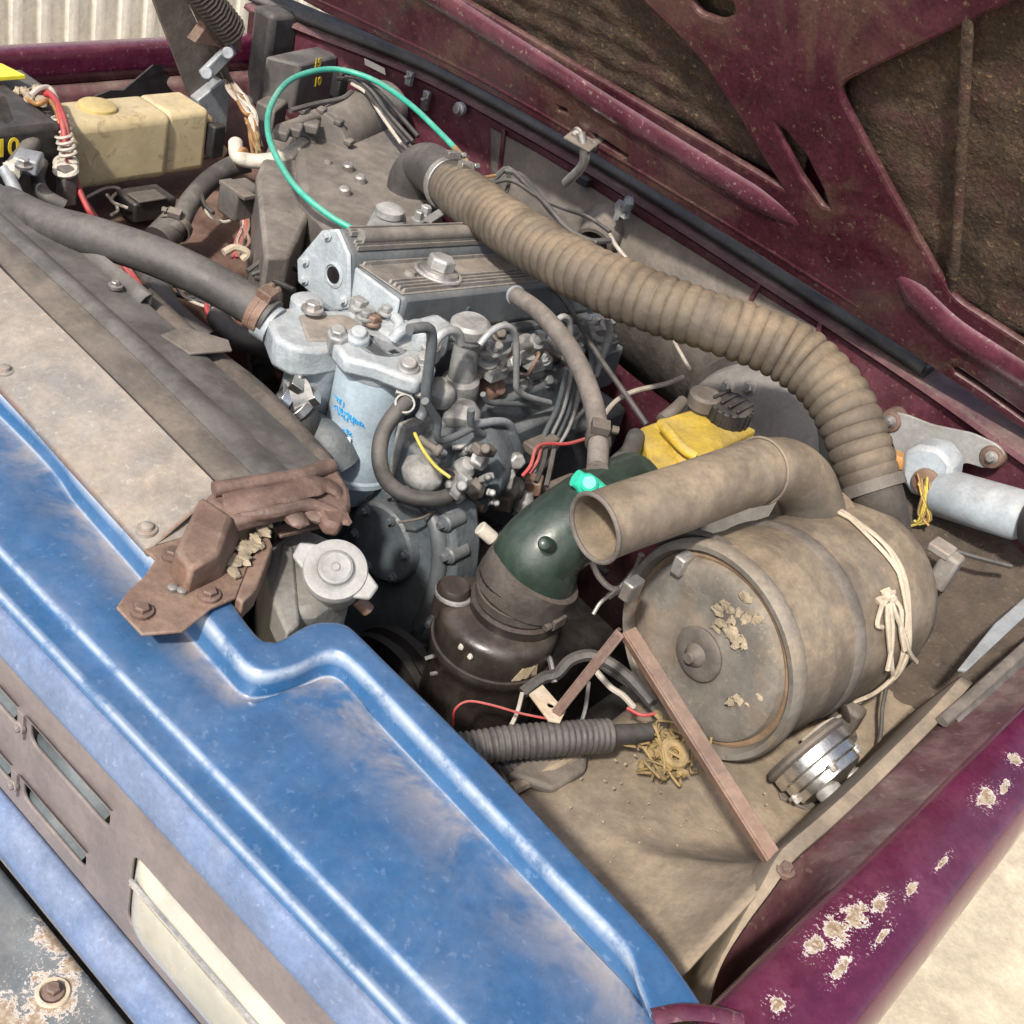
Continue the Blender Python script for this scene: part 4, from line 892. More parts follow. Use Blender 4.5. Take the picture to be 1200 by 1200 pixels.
B().ring(A(283,184,-.042),V((1,.2,0)),.0105,.004,18,8).build('pipe_collar',copper,pw_)
B().ring(A(358,168,-.025),A(362,164,-.025)-A(345,177,-.03),.0135,.005,20,8).build('grommet',greyb,pw_)
l2=thing('coolant_hose','grey coolant hose passing under the thick black radiator hose','hose',A(200,350,-.12))
B().tube(T([(172,318,-.12),(182,335,-.11),(196,362,-.10),(215,382,-.10),(240,402,-.11)]),.0175,18,6).build('hose_body',rubberd,l2)
B().tube(T([(255,372,-.12),(268,388,-.11),(290,400,-.11),(318,408,-.12)]),.0135,16,6).build('branch_hose',rubberd,l2)
B().tube(T([(255,350,-.14),(262,372,-.13),(280,392,-.13),(330,412,-.13)]),.011,12,6).build('branch_hose',dirty,l2)
eh=thing('bypass_hose','black elbow hose with bright clamps below the thermostat housing','hose',A(345,480,-.1))
B().tube(T([(335,470,-.06),(350,482,-.07),(350,505,-.09),(342,530,-.12)]),.020,18,6).build('hose_body',rubber,eh)
eq=T([(332,468,-.058),(346,478,-.065)]); clamp(eq[0],eq[1]-eq[0],.020,mat=chrome,par=eh,w=.012); clamp(eq[1],A(352,492,-.08)-eq[0],.020,mat=chrome,par=eh,w=.010)
B().cyl(A(362,462,-.05),A(338,468,-.055),.017,.018).build('spigot',alum,eh)
B().tube(T([(360,500,-.10),(385,520,-.10),(400,545,-.12)]),.022,16,5).build('branch_hose',engd,eh)
# ------------------------------------------------------------------ coolant tank
ct=thing('coolant_tank','translucent cream plastic coolant tank with round yellowed cap','tank',A(170,215,-.15))
xf,xb=-1.395,-1.475
def cx(px,py,x=xf): return AX(px,py,x)
f_tl,f_tr,f_bl,f_br=cx(82,140),cx(250,136),cx(103,214),cx(250,212)
y0,y1=f_tl.y,f_tr.y+.0; zt_=(f_tl.z+f_tr.z)/2; zb_=(f_bl.z+f_br.z)/2
def tankpart(y0,y1,x0,x1,z0,z1,nm,bv): 
    return B().box(((x0+x1)/2,(y0+y1)/2,(z0+z1)/2),(abs(x1-x0),y1-y0,z1-z0)).build(nm,cream,ct,bev=bv)
ysp=cx(203,170).y
o=tankpart(y0,ysp-.002,xb,xf,zb_,zt_,'tank_body',.014); o.modifiers[-1].segments=5
o=tankpart(ysp-.010,y1,xb,xf-.006,zb_+.003,zt_-.0006,'tank_body',.010); o.modifiers[-1].segments=5
B().prism([V((xb,y1-.03,zt_-.001)),V((xf-.03,y1-.03,zt_-.001)),V((xf-.035,y1+.035,zt_-.03)),V((xb,y1+.035,zt_-.03))],(0,0,-.05)).build('tank_shoulder',cream,ct,bev=.008)
B().cyl(V((xf-.045,y1+.02,zt_-.06)),V((xf-.03,y1+.05,zt_-.085)),.011).build('tank_spigot',cream,ct,bev=.002)
B().lathe(A(114,128,zt_-.002),(0,0,1),[(-.004,.026),(.006,.026),(.008,.0235),(.0085,.010)],32).build('tank_cap',M('yellowed plastic cap',(.56,.44,.16),.5,0,.35,TAN,.12,bump=.1),ct)
B().box(V((xf-.004,y1+.01,zb_+.05)),(.02,.022,.05)).build('level_sensor',black,ct,bev=.003)
# relay
ry=thing('relay_box','dusty black relay lying on the shelf below the coolant tank','relay',A(170,245,-.15))
B().box(A(170,238,-.13),(.05,.07,.03)).build('relay_body',black,ry,bev=.004)
B().box(A(172,230,-.112),(.03,.045,.003)).build('relay_label',greyb,ry,bev=.001)
# ------------------------------------------------------------------ battery corner
bt=thing('battery','black battery with yellow number and yellow strip in the far front corner','battery',A(20,200,-.15))
bx=B().box(A(0,170,-.05)+V((-.02,-.05,-.02)),(.17,.2,.14)).build('battery_case',black,bt,bev=.008)
B().box(A(0,100,-.01)+V((0,-.02,-.01)),(.10,.16,.02)).build('battery_lid',greyb,bt,bev=.005)
B().prism([A(*p,.012) for p in((-30,72),(2,74),(30,88),(-30,92))],(0,0,-.006)).build('yellow_strip',yellb,bt,bev=.001)
xbt=(A(0,170,-.05)+V((-.02,-.05,-.02))).x+.0856
text('number_print','10',.032,yprint,bt,AX(9,174,xbt+.001),(0,1,0),(0,0,1))
B().prism([A(*p,.0) for p in((-20,120),(8,108),(20,140),(10,148),(-20,134))],(0,0,-.02)).build('terminal_cover',greyb,bt,bev=.004)
for px,py,r_ in((30,108,.010),(40,114,.012),(50,120,.010),(34,118,.008),(44,106,.009),(22,106,.008)): B().blob(A(px,py,.0),r_,r_*.8,r_*.7,10,.35).build('terminal_corrosion',dirtc,bt)
cb=thing('battery_cables','grey armoured battery cables with clamp by the black battery','cable',A(30,190,-.06))
B().tube(T([(60,130,-.02),(48,152,-.02),(30,178,-.025),(14,200,-.03)]),.011,14,5).build('cable',greyb,cb)
B().tube(T([(48,190,-.04),(44,210,-.05),(52,228,-.05),(75,242,-.06)]),.009,12,5).build('cable',rubberd,cb)
B().tube(T([(5,198,-.02),(14,215,-.03),(22,232,-.04),(30,246,-.05)]),.008,12,5).build('cable',zinc,cb)
B().box(A(33,190,-.02),(.035,.03,.02),A(48,152,0)-A(30,178,0)).build('clamp_block',zinc,cb,bev=.003)
B().bolt(A(28,194,-.004),(0,0,1),.007,.006).build('bolt',steel,cb); B().blob(A(16,198,-.02),.016,.012,.01,10,.3).build('corrosion',white,cb)
rcab=thing('red_cables','pair of red cables with frayed ties beside the coolant tank','cable',A(80,180,-.05))
B().tube(T([(48,112,.0),(60,112,.008),(70,128,.004),(77,150,-.005),(80,178,-.03),(86,205,-.06),(97,232,-.08),(112,256,-.10),(140,300,-.11),(170,345,-.11),(185,368,-.11)]),.0045,10,6).build('cable',red,rcab)
B().tube(T([(44,110,.0),(56,108,.008),(66,122,.006),(74,150,-.004),(78,180,-.03),(90,216,-.06),(103,245,-.08),(118,268,-.10),(150,318,-.11),(182,368,-.12)]),.0038,10,6).build('cable',red,rcab)
for k in range(7): B().ring(A(70+k*1.6,138+k*7,-.004-k*.003),(.25,.2,-1),.010,.0022,12,6).build('string_tie',wirew,rcab)
for k in range(3): B().ring(A(77,190+k*5,-.04),(0,.2,-1),.0125,.004,14,6).build('white_wrap',white,rcab)
B().box(A(78,218,-.06),(.02,.02,.05)).build('plug',greyb,rcab,bev=.003)
B().tube(T([(36,112,.005),(46,104,.012),(58,104,.010),(66,118,.005)]),.004,8,5).build('pale_wire',wirew,rcab)
B().tube(T([(30,116,.0),(44,122,.006),(58,118,.008),(68,136,.0),(74,168,-.02)]),.0032,8,5).build('pale_wire',copper,rcab)
# ------------------------------------------------------------------ heater box, fuse box
hb=thing('heater_box','big dusty grey heater box against the far bulkhead corner','heater',A(390,280,-.25))
def pr(nm,l,z,h,mat,par,bv=.006): return B().prism([A(*p,z) for p in l],(0,0,-h)).build(nm,mat,par,bev=bv)
hx=M('dusty grey brown moulded plastic',(.12,.105,.095),.55,0,.55,(.21,.18,.15),.2,bump=.2,patch=.25,col2=(.075,.065,.06),pscale=8)
pr('box_body',[(345,150),(372,128),(440,120),(470,152),(520,200),(500,260),(400,280),(352,230)],-.02,.22,hx,hb,.012)
d0,d1=A(376,168,-.03),A(452,124,-.012); dd_=(d1-d0)
B().lathe(d0,dd_,[(0,.040),(.004,.043),(dd_.length*.5,.043),(dd_.length,.040),(dd_.length+.012,.030)],40).build('blower_duct',hx,hb,ang=30)
B().lathe(d0,dd_,[(-.006,.046),(-.004,.049),(.004,.049),(.006,.046)],40).build('duct_flange',hx,hb)
for k in range(5):
    a_,b_,_=frame(dd_); w=k*.62+.25; B().box(d0+a_*.050*math.cos(w)+b_*.050*math.sin(w),(.014,.012,.008),dd_).build('duct_clip',greyb,hb,bev=.002)
pr('wall_panel',[(300,205),(322,150),(345,145),(366,158),(384,176),(380,215),(340,300),(310,300)],-.035,.16,hx,hb,.006)
B().tube(T([(384,190,-.02),(380,225,-.05),(370,262,-.08)]),.007,10,6).build('edge_bead',hx,hb)
pr('blower_case',[(300,232),(318,205),(345,215),(352,260),(340,310),(312,318)],-.06,.18,greyb,hb,.01)
for px,py in((408,196),(404,224),(422,210)): B().lathe(A(px,py,-.015),(0,-.2,1),[(-.01,.008),(.004,.008),(.006,.006)],12).build('screw_head',steel,hb)
for px,py in((345,152),(365,148),(330,156)): B().box(A(px,py,.004),(.022,.03,.014),(1,.5+px*.001,0)).build('clip',greyb,hb,bev=.003)
B().tube(T([(330,150,.006),(360,140,.010),(400,130,.008),(430,122,.005)]),.007,10,5).build('bead',hx,hb)
fb=thing('fuse_box','boxy dark grey fuse box with yellow figures at the bulkhead corner','fuse box',A(350,90,-.1))
b=B(); q=[A(*p,.015) for p in((312,72),(322,60),(374,50),(392,62),(390,72),(350,62))]
fbm=M('dark grey plastic box',(.075,.07,.068),.55,0,.4,(.19,.165,.14),.15,bump=.15)
b.prism([A(*p,.02) for p in((311,66),(348,58),(380,52),(396,66),(352,76))],(0,0,-.075)); b.build('box_body',fbm,fb,bev=.004)
fcn=A(352,76,.02); fe=(A(396,66,.02)-fcn)
for i,(s_,px,py) in enumerate((('10',372,96),('15',372,74))):
    nrm_=V((fe.y,-fe.x,0)).normalized(); nrm_=nrm_ if nrm_.dot(CP-fcn)>0 else -nrm_; o_=AP(px,py,fcn,nrm_); text('figures',s_,.019,yprint,fb,o_+nrm_*.0008,fe,(0,0,1))
B().box(A(398,98,.0),(.02,.02,.045)).build('box_latch',black,fb,bev=.003)
pr('connector_block',[(300,118),(318,108),(338,118),(322,130)],-.04,.05,greyb,fb,.004)
# green tube
gt=thing('green_tube','thin teal green tube looping over the heater box','tube',A(320,150,-.02))
gl=T([(412,268,-.005),(385,252,.0),(352,225,.01),(330,195,.02),(315,160,.03),(316,128,.035),(335,98,.04),(365,84,.045),(400,82,.045),(440,95,.045),(480,122,.045),(515,155,.045),(535,176,.045)])
B().tube(gl,.0042,12,8).build('tube_body',green,gt)
B().tube([gl[-2]+(gl[-1]-gl[-2])*.9,gl[-1],A(552,197,.042)],.0046,10,5).build('tube_end',straw,gt)
# ------------------------------------------------------------------ intake elbow and corrugated hose
ie=thing('intake_elbow','black rubber intake elbow behind the rocker cover','elbow',A(490,210,.0))
iel=T([(492,262,-.07),(480,238,-.04),(484,208,.0),(502,196,.028),(530,218,.052),(548,230,.060)])
B().tube(iel,.0325,28,7).build('elbow_body',rubberd,ie)
clamp(lerp(iel[-2],iel[-1],-.15),iel[-1]-iel[-2],.033,mat=steel,par=ie,w=.012)
ch=thing('corrugated_hose','dust covered corrugated intake hose arching over to the air filter','hose',A(780,350,.05))
cl_=T([(528,218,.054),(556,238,.064),(622,284,.085),(690,322,.100),(760,352,.108),(830,376,.114),(886,395,.115),(932,417,.112),(968,448,.103),(992,484,.088),(1008,526,.066),(1022,568,.042)])
pit=.0142
def cr(t,L):
    w=abs(math.sin(math.pi*L/pit)); e=min(1,t*18,(1-t)*18)
    return .0298+.0034*(w**.6)*e*(1+.16*math.sin(L*37)+.14*math.sin(L*91))+.0006*math.sin(L*23)
P_=spline(cl_,60); Lt=sum((P_[i+1]-P_[i]).length for i in range(len(P_)-1))
b=B(); b.tube(cl_,cr,32,84); b.build('hose_body',hosetan,ch,ang=80)
clamp(A(543,226,.0595),cl_[1]-cl_[0],.0292,'hose_clamp',chrome,ch,.012)
B().lathe(lerp(cl_[-1],cl_[-2],-.2),cl_[-2]-cl_[-1],[(0,.0300),(.0,.0335),(.012,.0335),(.012,.0300)],32,False,False).build('hose_clamp',dirty,ch)
# ------------------------------------------------------------------ air filter canister
af=thing('air_filter','large dusty brown air filter canister tied with twine','air filter',A(930,760,-.17))
c0=A(822,765,-.06); c1=A(1000,690,-.06); axc=(c1-c0).normalized()
can=M('dusty brown canister paint',(.135,.11,.085),.42,0,.6,(.31,.235,.155),.25,patch=.6,col2=(.085,.08,.076),pscale=6,bump=.15)
lidm=M('worn grey canister lid',(.15,.14,.125),.4,0,.7,(.30,.245,.18),.2,patch=.5,col2=(.20,.135,.085),pscale=9,bump=.2,speck=.3,scol=(.35,.3,.22))
Rc=.1015
B().lathe(c0,axc,[(.022,Rc*.985),(.06,Rc*.985),(.063,Rc*.991),(.067,Rc*.991),(.07,Rc*.985),(.190,Rc*.975),(.225,Rc*.95),(.250,Rc*.87),(.266,Rc*.7),(.274,Rc*.4),(.276,.01)],64,ang if False else True).build('body',can,af,ang=30)
lid=B().lathe(c0,axc,[(-.004,.0),(-.004,.018),(.0,.022),(.003,.050),(-.002,.062),(-.001,.080),(.002,.086),(.010,.089),(.011,.094),(.002,.098),(.001,Rc*1.02),(.006,Rc*1.045),(.016,Rc*1.045),(.020,Rc*1.02),(.024,Rc*.98)],64,False,False).build('lid',lidm,af,ang=40)
B().lathe(c0,axc,[(.0085,.0885),(.0075,.091),(.0085,.0935)],64,False,False).build('rim_groove',M('rusty brown rim',(.19,.125,.075),.7,0,.4,(.32,.22,.13),.3,bump=.3,patch=.5,col2=(.14,.09,.06)),lid)
B().lathe(c0-axc*.005,-axc,[(-.004,.026),(.001,.026),(.003,.022),(.003,.012),(.007,.010),(.010,.006),(.014,.005)],28).build('hub',dirty,lid)
B().ring(c0-axc*.004,axc,.024,.003,28,8).build('hub_ring',dirty,lid)
for i in range(26):
    px=rd.choice((rd.gauss(850,12),rd.gauss(862,12),rd.gauss(865,10))); py=rd.choice((rd.gauss(742,10),rd.gauss(720,8),rd.gauss(820,12)))
    q=AP(px,py,c0-axc*.001,axc)
    if (q-c0).length<.092: B().blob(q,rd.uniform(.003,.008),rd.uniform(.001,.002),rd.uniform(.003,.008),9,.45).build('mud_flake',dirtc,lid)
B().ring(c0+axc*.105,axc,Rc*.982,.0018,64,8,5.).build('mount_strap',dirty,af)
B().tube([AP(978,805,c0+axc*.118,axc),A(988,830,-.115),A(992,848,-.15),A(1000,868,-.155)],.010,10,5,sq=.35).build('strap_tail',dirty,af)
B().box(A(992,838,-.135),(.03,.02,.03)).build('strap_bracket',dirty,af,bev=.004)
# clip on the far end
B().box(A(1108,668,-.055),(.022,.022,.045)).build('end_clip',plated,af,bev=.004); B().box(A(1104,643,-.035),(.026,.024,.010)).build('end_clip_plate',plated,af,bev=.002)
# outlet pipe with the open end
pt=T([(697,619,.075),(740,603,.079),(800,583,.083),(850,565,.085),(890,552,.084),(920,551,.075),(941,566,.056),(951,590,.03),(955,606,.01)])
B().tube(pt,lambda t,L:.0298+.0012*(1 if t<.012 else 0)+.004*max(0,t-.6)+(.0014 if .53<t<.555 else 0),36,9,inner=(.93,14)).build('outlet_pipe',can,af)
B().ring(pt[0],pt[1]-pt[0],.0298,.0022,36,8).build('pipe_lip',dirty,af)
ins=M('oily pipe interior',(.10,.075,.045),.5,0,.3,(.2,.15,.09),.2,bump=.2)
B().ring(pt[4],pt[5]-pt[3],.0312,.0014,36,8).build('weld_seam',can,af)
B().lathe(A(956,606,.012),V((0,0,1))+axc*-.05,[(-.02,.043),(.012,.040),(.02,.034)],32).build('pipe_flange',can,af)
nk=A(1026,584,.03); B().tube([A(1036,626,-.01),A(1033,604,.01),A(1026,578,.036),A(1020,560,.05)],.0275,28,5).build('inlet_neck',dirtd,af)
for px,py in((740,690),(800,660)): B().box(A(px,py,.005),(.012,.02,.02)).build('lid_clip',steel,af,bev=.002)
B().tube([AP(770,640,c0+axc*.02,axc)+V((0,-.002,.006)),AP(805,632,c0+axc*.02,axc)+V((0,0,.008)),AP(850,645,c0+axc*.03,axc)+V((0,0,.006)),A(895,688,.02)],.004,8,5).build('clip_wire',dirtd,af)
# twine
tw=thing('twine','knotted cream twine wrapped round the air filter canister','twine',A(1040,690,.0))
a_,b_,_=frame(axc); pc0=c0+axc*.175
for k,(do,ph) in enumerate(((0,0),(.006,.1),(.003,.2))):
    pts=[]
    for i in range(33):
        w=.9+3.3*i/32; pts.append(pc0+axc*(do+.004*math.sin(i*.6+k))+a_*(Rc*1.0+.0015)*math.cos(w)*1.0+b_*(Rc+.0015)*math.sin(w))
    B().tube(pts,.0022,6,2).build('twine_loop',twinem,tw)
kn=A(1042,702,.0)
def onc(px,py,rr=Rc+.003):
    d=ray(px,py).normalized(); o=CP-c0; d2=d-axc*d.dot(axc); o2=o-axc*o.dot(axc); a=d2.dot(d2); bq=2*d2.dot(o2); cq=o2.dot(o2)-rr*rr
    t=(-bq-math.sqrt(max(0,bq*bq-4*a*cq)))/(2*a); return CP+d*t
for k in range(5): B().blob(onc(1040+rd.uniform(-6,6),700+rd.uniform(-6,6)),.006,.006,.006,9,.3).build('twine_knot',twinem,tw)
for l in (((1040,702),(1040,725),(1042,750),(1045,780),(1046,790)),((1044,702),(1050,720),(1060,745),(1066,765),(1074,776)),((1036,704),(1032,715),(1028,732),(1034,735)),((1042,704),(1046,735),(1044,765),(1040,785)),((1046,700),(1056,715),(1056,740),(1060,762))):
    B().tube([onc(p[0],p[1],Rc+.004) for p in l],.0024,7,4).build('twine_tail',twinem,tw)
# ------------------------------------------------------------------ brake servo and reservoir
bs=thing('brake_servo','round dusty black brake servo drum on the bulkhead','brake servo',AY(868,600,1.30))
bc=AY(877,535,1.28); 
serv=M('dusty dark servo paint',(.035,.032,.030),.45,0,.4,(.17,.145,.12),.2,bump=.1)
servf=M('dusty grey servo face',(.21,.195,.18),.45,0,.4,(.20,.18,.155),.15,bump=.1)
AX_=V((-.26,-1,.24)).normalized()
B().lathe(bc,AX_,[(-.09,.11),(-.03,.127),(-.004,.133),(.004,.133),(.006,.129),(.008,.122),(.018,.116)],64).build('servo_shell',serv,bs,ang=30)
B().lathe(bc,AX_,[(.017,.1158),(.028,.108),(.034,.094),(.036,.05),(.055,.045),(.058,.03)],64,False,True).build('servo_face',servf,bs,ang=30)
for w in (1.9,2.3,.7): 
    a_,b_,_=frame(AX_); B().bolt(bc+AX_*.034+a_*.085*math.cos(w)+b_*.085*math.sin(w),AX_,.007).build('stud',steel,bs)
rsv=thing('brake_reservoir','yellow brake fluid reservoir with black ribbed cap','reservoir',AY(815,560,1.15))
rz=-.005
rpoly=[(750,498),(772,488),(815,478),(856,492),(886,502),(862,540),(800,552),(755,528)]
B().prism([A(*p,rz) for p in((770,490),(822,476),(888,503),(800,545))],(0,0,-.05)).build('reservoir_body',yellow,rsv,bev=.004)
B().prism([A(*p,rz-.006) for p in((750,500),(772,492),(806,540),(764,548))],(0,0,-.045)).build('reservoir_step',yellow,rsv,bev=.004)
B().tube(T([(778,500,.002),(800,525,.004),(815,535,.002)]),.006,10,4).build('reservoir_rib',yellow,rsv)
kc=A(854,484,.004)
b=B(); prof=[(-.012,.024),(.0,.025),(.012,.024),(.014,.021),(.0145,.008)]
b.lathe(kc,(0,-.15,1),prof,32); b.build('ribbed_cap',black,rsv)
for k in range(18):
    w=2*math.pi*k/18; B().box(kc+V((.0245*math.cos(w),.0245*math.sin(w),.002)),(.003,.003,.018),(math.cos(w),math.sin(w),0)).build('cap_ridge',black,rsv)
for k in range(4): B().box(kc+V((-.016+.0107*k,0,.016)),(.004,.034,.004)).build('cap_bar',black,rsv,bev=.001)
B().lathe(A(826,466,.012),(0,-.1,1),[(-.04,.014),(-.012,.014),(-.010,.0185),(.004,.0185),(.007,.015)],24).build('plain_cap',dirty,rsv)
B().tube(T([(800,470,.0),(790,480,-.004),(775,492,-.01)]),.007,10,4).build('filler_neck',dirty,rsv)
B().cyl(AY(800,560,1.12),AY(866,532,1.26),.022).build('master_cylinder',alumb,rsv)
# ------------------------------------------------------------------ wiper motor
wm=thing('wiper_motor','pale blue wiper motor with chipped bracket on the bulkhead','motor',AY(1120,640,1.30))
yb=1.345
def wy(px,py,y=yb): return AY(px,py,y)
wc_=wy(1100,530); bp_=[(1036,492),(1044,483),(1062,486),(1092,498),(1140,508),(1170,522),(1178,534),(1170,546),(1155,548),(1130,540),(1112,560),(1112,598),(1080,592),(1062,560),(1048,520)]
pl=[(wy(*p).x,wy(*p).z) for p in bp_]
holes=[ell(wy(1044,494).x,wy(1044,494).z,.0,.0)] if False else []
plate('mount_bracket',rounded(pl,.008),M('galvanised wiper bracket',(.30,.30,.29),.45,.2,.4,(.36,.3,.24),.15,bump=.2,edge=.5,ecol=(.3,.2,.14)),wm,(),.004,.001,(0,yb,0),(1,0,0),(0,0,1))
for px,py in((1043,494),(1162,536)):
    B().lathe(wy(px,py,yb-.003),(0,-1,0),[(-.02,.014),(.0,.014),(.003,.012),(.004,.008)],20).build('bush',rust,wm); B().bolt(wy(px,py,yb-.007),(0,-1,0),.005,.004).build('bolt',steel,wm)
B().prism([wy(*p,yb-.045) for p in((1058,530),(1075,522),(1100,526),(1116,545),(1112,575),(1092,588),(1066,580),(1054,560))],(0,.04,0)).build('gearbox',wmot,wm,bev=.006)
B().lathe(wy(1086,565,yb-.047),(0,-1,0),[(0,.017),(.004,.017),(.006,.014)],20).build('gearbox_cover',rustp,wm)
m0,m1=wy(1100,576,yb-.035),wy(1222,612,yb-.06)
B().lathe(m0,m1-m0,[(0,.024),(.006,.0285),(.10,.0285),(.106,.026),(.118,.020)],32).build('motor_can',wmot,wm)
B().lathe(m1,m1-m0,[(-.012,.030),(.006,.030),(.010,.022),(.02,.020)],28).build('end_cap',black,wm)
for k in range(8):
    l=[(1082+rd.uniform(-8,8),562+rd.uniform(-8,8)),(1086+rd.uniform(-6,6),582),(1084+rd.uniform(-8,8),600+rd.uniform(-4,10)),(1078+rd.uniform(-12,12),612+rd.uniform(-4,8))]
    B().tube([wy(p[0],p[1],yb-.058) for p in l],.0016,6,4).build('frayed_wire',(straw,yelw,copper)[k%3],wm)
B().blob(wy(1050,540,yb-.04),.012,.01,.012,10,.25).build('orange_grommet',M('orange rubber',(.5,.22,.04),.5,0,.3,TAN,.15),wm)
# felt footwell corner and silver strip
fe_=thing('footwell_felt','matted dark brown felt on the footwell behind the air filter','felt pad',A(1150,740,-.15))
b=B(); rows=[]
for i in range(15):
    y=lerp(1.10,1.36,i/14); rows.append([V((lerp(-.34,-.07,k/14),y,lerp(-.165,-.05,i/14)+.004*math.sin(k*1.7+i)+rd.uniform(-.003,.003))) for k in range(15)])
b.grid(rows); b.build('felt_sheet',felt,fe_,ang=80,solid=.006)
ss=thing('silver_strip','pale silver metal strip leaning beside the near wing gutter','metal strip',A(1150,760,-.06))
B().prism([A(1123,784,-.05),A(1133,786,-.05),A(1212,712,-.03),A(1212,690,-.03),A(1172,725,-.04),A(1166,730,-.04)],(0,0,-.004)).build('strip',M('painted silver strip',(.30,.33,.35),.45,.2,.2,TAN,.1),ss,bev=.001)
gt_=thing('gutter_seal','cracked black rubber strip along the inner edge of the near wing','rubber strip',A(1150,800,-.04))
B().tube(T([(1225,738,-.02),(1190,770,-.022),(1150,806,-.024),(1118,834,-.024),(1104,846,-.026)]),.006,10,5,sq=.7).build('strip_bead',dirty,gt_)
B().grid([[p,p+V((.012,.004,-.01)),p+V((.022,.006,-.03))] for p in T([(1225,742,-.022),(1190,774,-.024),(1150,812,-.026),(1118,842,-.028)])]).build('strip_skirt',rubberd,gt_,solid=.003)
# ------------------------------------------------------------------ black pot, green elbow
bp=thing('black_canister','black enamel steel canister with a clamped neck by the blue panel','canister',A(560,860,-.3))
pc=A(577,752,-.15)
B().lathe(pc,(0,0,1),[(-.20,.058),(-.02,.0585),(-.012,.0590),(-.006,.0625),(.0,.0635),(.004,.0625),(.006,.058)],56).build('pot_body',blackg,bp,ang=30)
B().lathe(pc,(0,0,1),[(.005,.0605),(.010,.0608),(.030,.0605),(.037,.058),(.041,.052),(.043,.040)],56,False,True).build('pot_lid',blackg,bp,ang=45)
pn=A(592,704,-.098); pn=V((pc.x+.006,pc.y+.012,pc.z+.04))
B().lathe(pn,(0,0,1),[(-.01,.044),(.004,.046),(.012,.046),(.014,.042),(.030,.041),(.034,.045),(.046,.045),(.05,.042)],44).build('pot_neck',blackg,bp,ang=35)
clamp(pn+V((0,0,.022)),(0,0,1),.0415,'neck_clamp',dirtd,bp,.010)
B().lathe(A(532,690,-.10),(0,0,1),[(-.03,.017),(.0,.017),(.005,.014)],20).build('lid_knob',blackg,bp)
B().ring(A(532,695,-.105),(0,0,1),.017,.003,20,8).build('knob_ring',steel,bp)
B().prism([pc+V((.061*math.cos(w),.061*math.sin(w),.008+.016*((k)%2))) for k,w in enumerate((-.55,-.42,-.30,-.15,-.08,-.2,-.4))],(.0008,-.0005,0)).build('torn_label',chip,bp)
for px,py in((540,758),(551,770)): B().blob(A(px,py,-.12),.003,.003,.003,8,.2).build('paint_spot',white,bp)
B().tube(T([(498,772,-.17),(515,768,-.165),(528,776,-.16),(520,786,-.17),(505,790,-.18)]),.0022,6,4).build('wire_clip',steel,bp)
ge_=thing('green_elbow','dark green rubber elbow rising from the black canister','elbow',A(620,660,-.08))
B().tube([pn+V((0,0,.02)),pn+V((.004,.006,.052)),A(628,652,-.042),A(660,622,-.018),A(700,594,.0),A(745,572,.0)],lambda t,L:.0425-.006*t,32,7).build('elbow_body',dkgreen,ge_)
B().lathe(A(634,634,.012),(.1,-.75,.6),[(-.03,.007),(-.014,.007),(-.012,.0055),(-.0135,.003)],20).build('moulded_boss',dkgreen,ge_)
B().tube([pn+V((0,0,.026)),pn+V((.002,.003,.042)),pn+V((.005,.007,.056))],.0475,36,5).build('rubber_cuff',dirtd,ge_)
tcp=thing('teal_cap','bright teal plastic cap at the end of the braided hose','cap',A(686,568,.03))
B().lathe(A(690,570,.035),(-.62,-.55,.35),[(-.018,.009),(-.004,.011),(.006,.011),(.010,.0085),(.016,.0085)],20).build('cap_body',teal,tcp)
B().lathe(A(690,568,.04),(.3,-.6,.7),[(0,.0085),(.006,.0085),(.009,.006)],18).build('cap_button',teal,tcp)
bh=thing('braided_hose','worn braided breather hose from rocker cover down to the teal cap','hose',A(660,440,.03))
bl=T([(604,346,.025),(632,366,.040),(662,400,.048),(684,440,.05),(697,480,.045),(701,515,.04),(700,550,.035)])
braid=M('worn braided rubber',(.16,.14,.125),.38,0,.35,(.30,.25,.20),.25,bump=.4)
B().tube(bl,.0105,16,8).build('hose_body',braid,bh); B().ring(bl[0],bl[1]-bl[0],.010,.0022,18,8).build('hose_lip',zinc,bh)
clamp(bl[-2],bl[-1]-bl[-2],.0107,mat=dirtd,par=bh,w=.014)
B().tube(T([(703,560,.02),(722,545,.01),(738,530,.0),(745,512,-.01)]),.010,12,5).build('hose_tee',rubberd,bh)
# ------------------------------------------------------------------ strut, spiral hose, horn
stt=thing('support_strut','bent rusty angle iron strut in front of the air filter','strut',A(925,1020,-.16))
def angle(p0,p1,w,t_,nm,upv,mat=rustp):
    p0,p1=V(p0),V(p1); d=(p1-p0).normalized(); a,b_,_=frame(d,upv)
    B().hexa([p0-a*w/2-b_*t_/2,p0+a*w/2-b_*t_/2,p1+a*w/2-b_*t_/2,p1-a*w/2-b_*t_/2,p0-a*w/2+b_*t_/2,p0+a*w/2+b_*t_/2,p1+a*w/2+b_*t_/2,p1-a*w/2+b_*t_/2]).build(nm,mat,stt,bev=.0008)
    q0,q1=p0-a*w/2-b_*w*.45,p1-a*w/2-b_*w*.45
    B().hexa([q0-a*t_/2-b_*w*.45,q0+a*t_/2-b_*w*.45,q1+a*t_/2-b_*w*.45,q1-a*t_/2-b_*w*.45,q0-a*t_/2+b_*w*.45,q0+a*t_/2+b_*w*.45,q1+a*t_/2+b_*w*.45,q1-a*t_/2+b_*w*.45]).build(nm+'_flange',mat,stt)
s_top=A(738,738,.0); s_bot=A(922,1026,-.045); s_lef=A(648,842,-.10)
angle(s_top,s_bot,.0115,.003,'strut_bar',(.3,-.4,.8)); angle(A(728,742,-.004),s_lef,.008,.003,'strut_leg',(.2,-.6,.7),rust)
pp=[A(*p,-.10) for p in((620,818),(634,808),(660,838),(654,850),(642,848))]
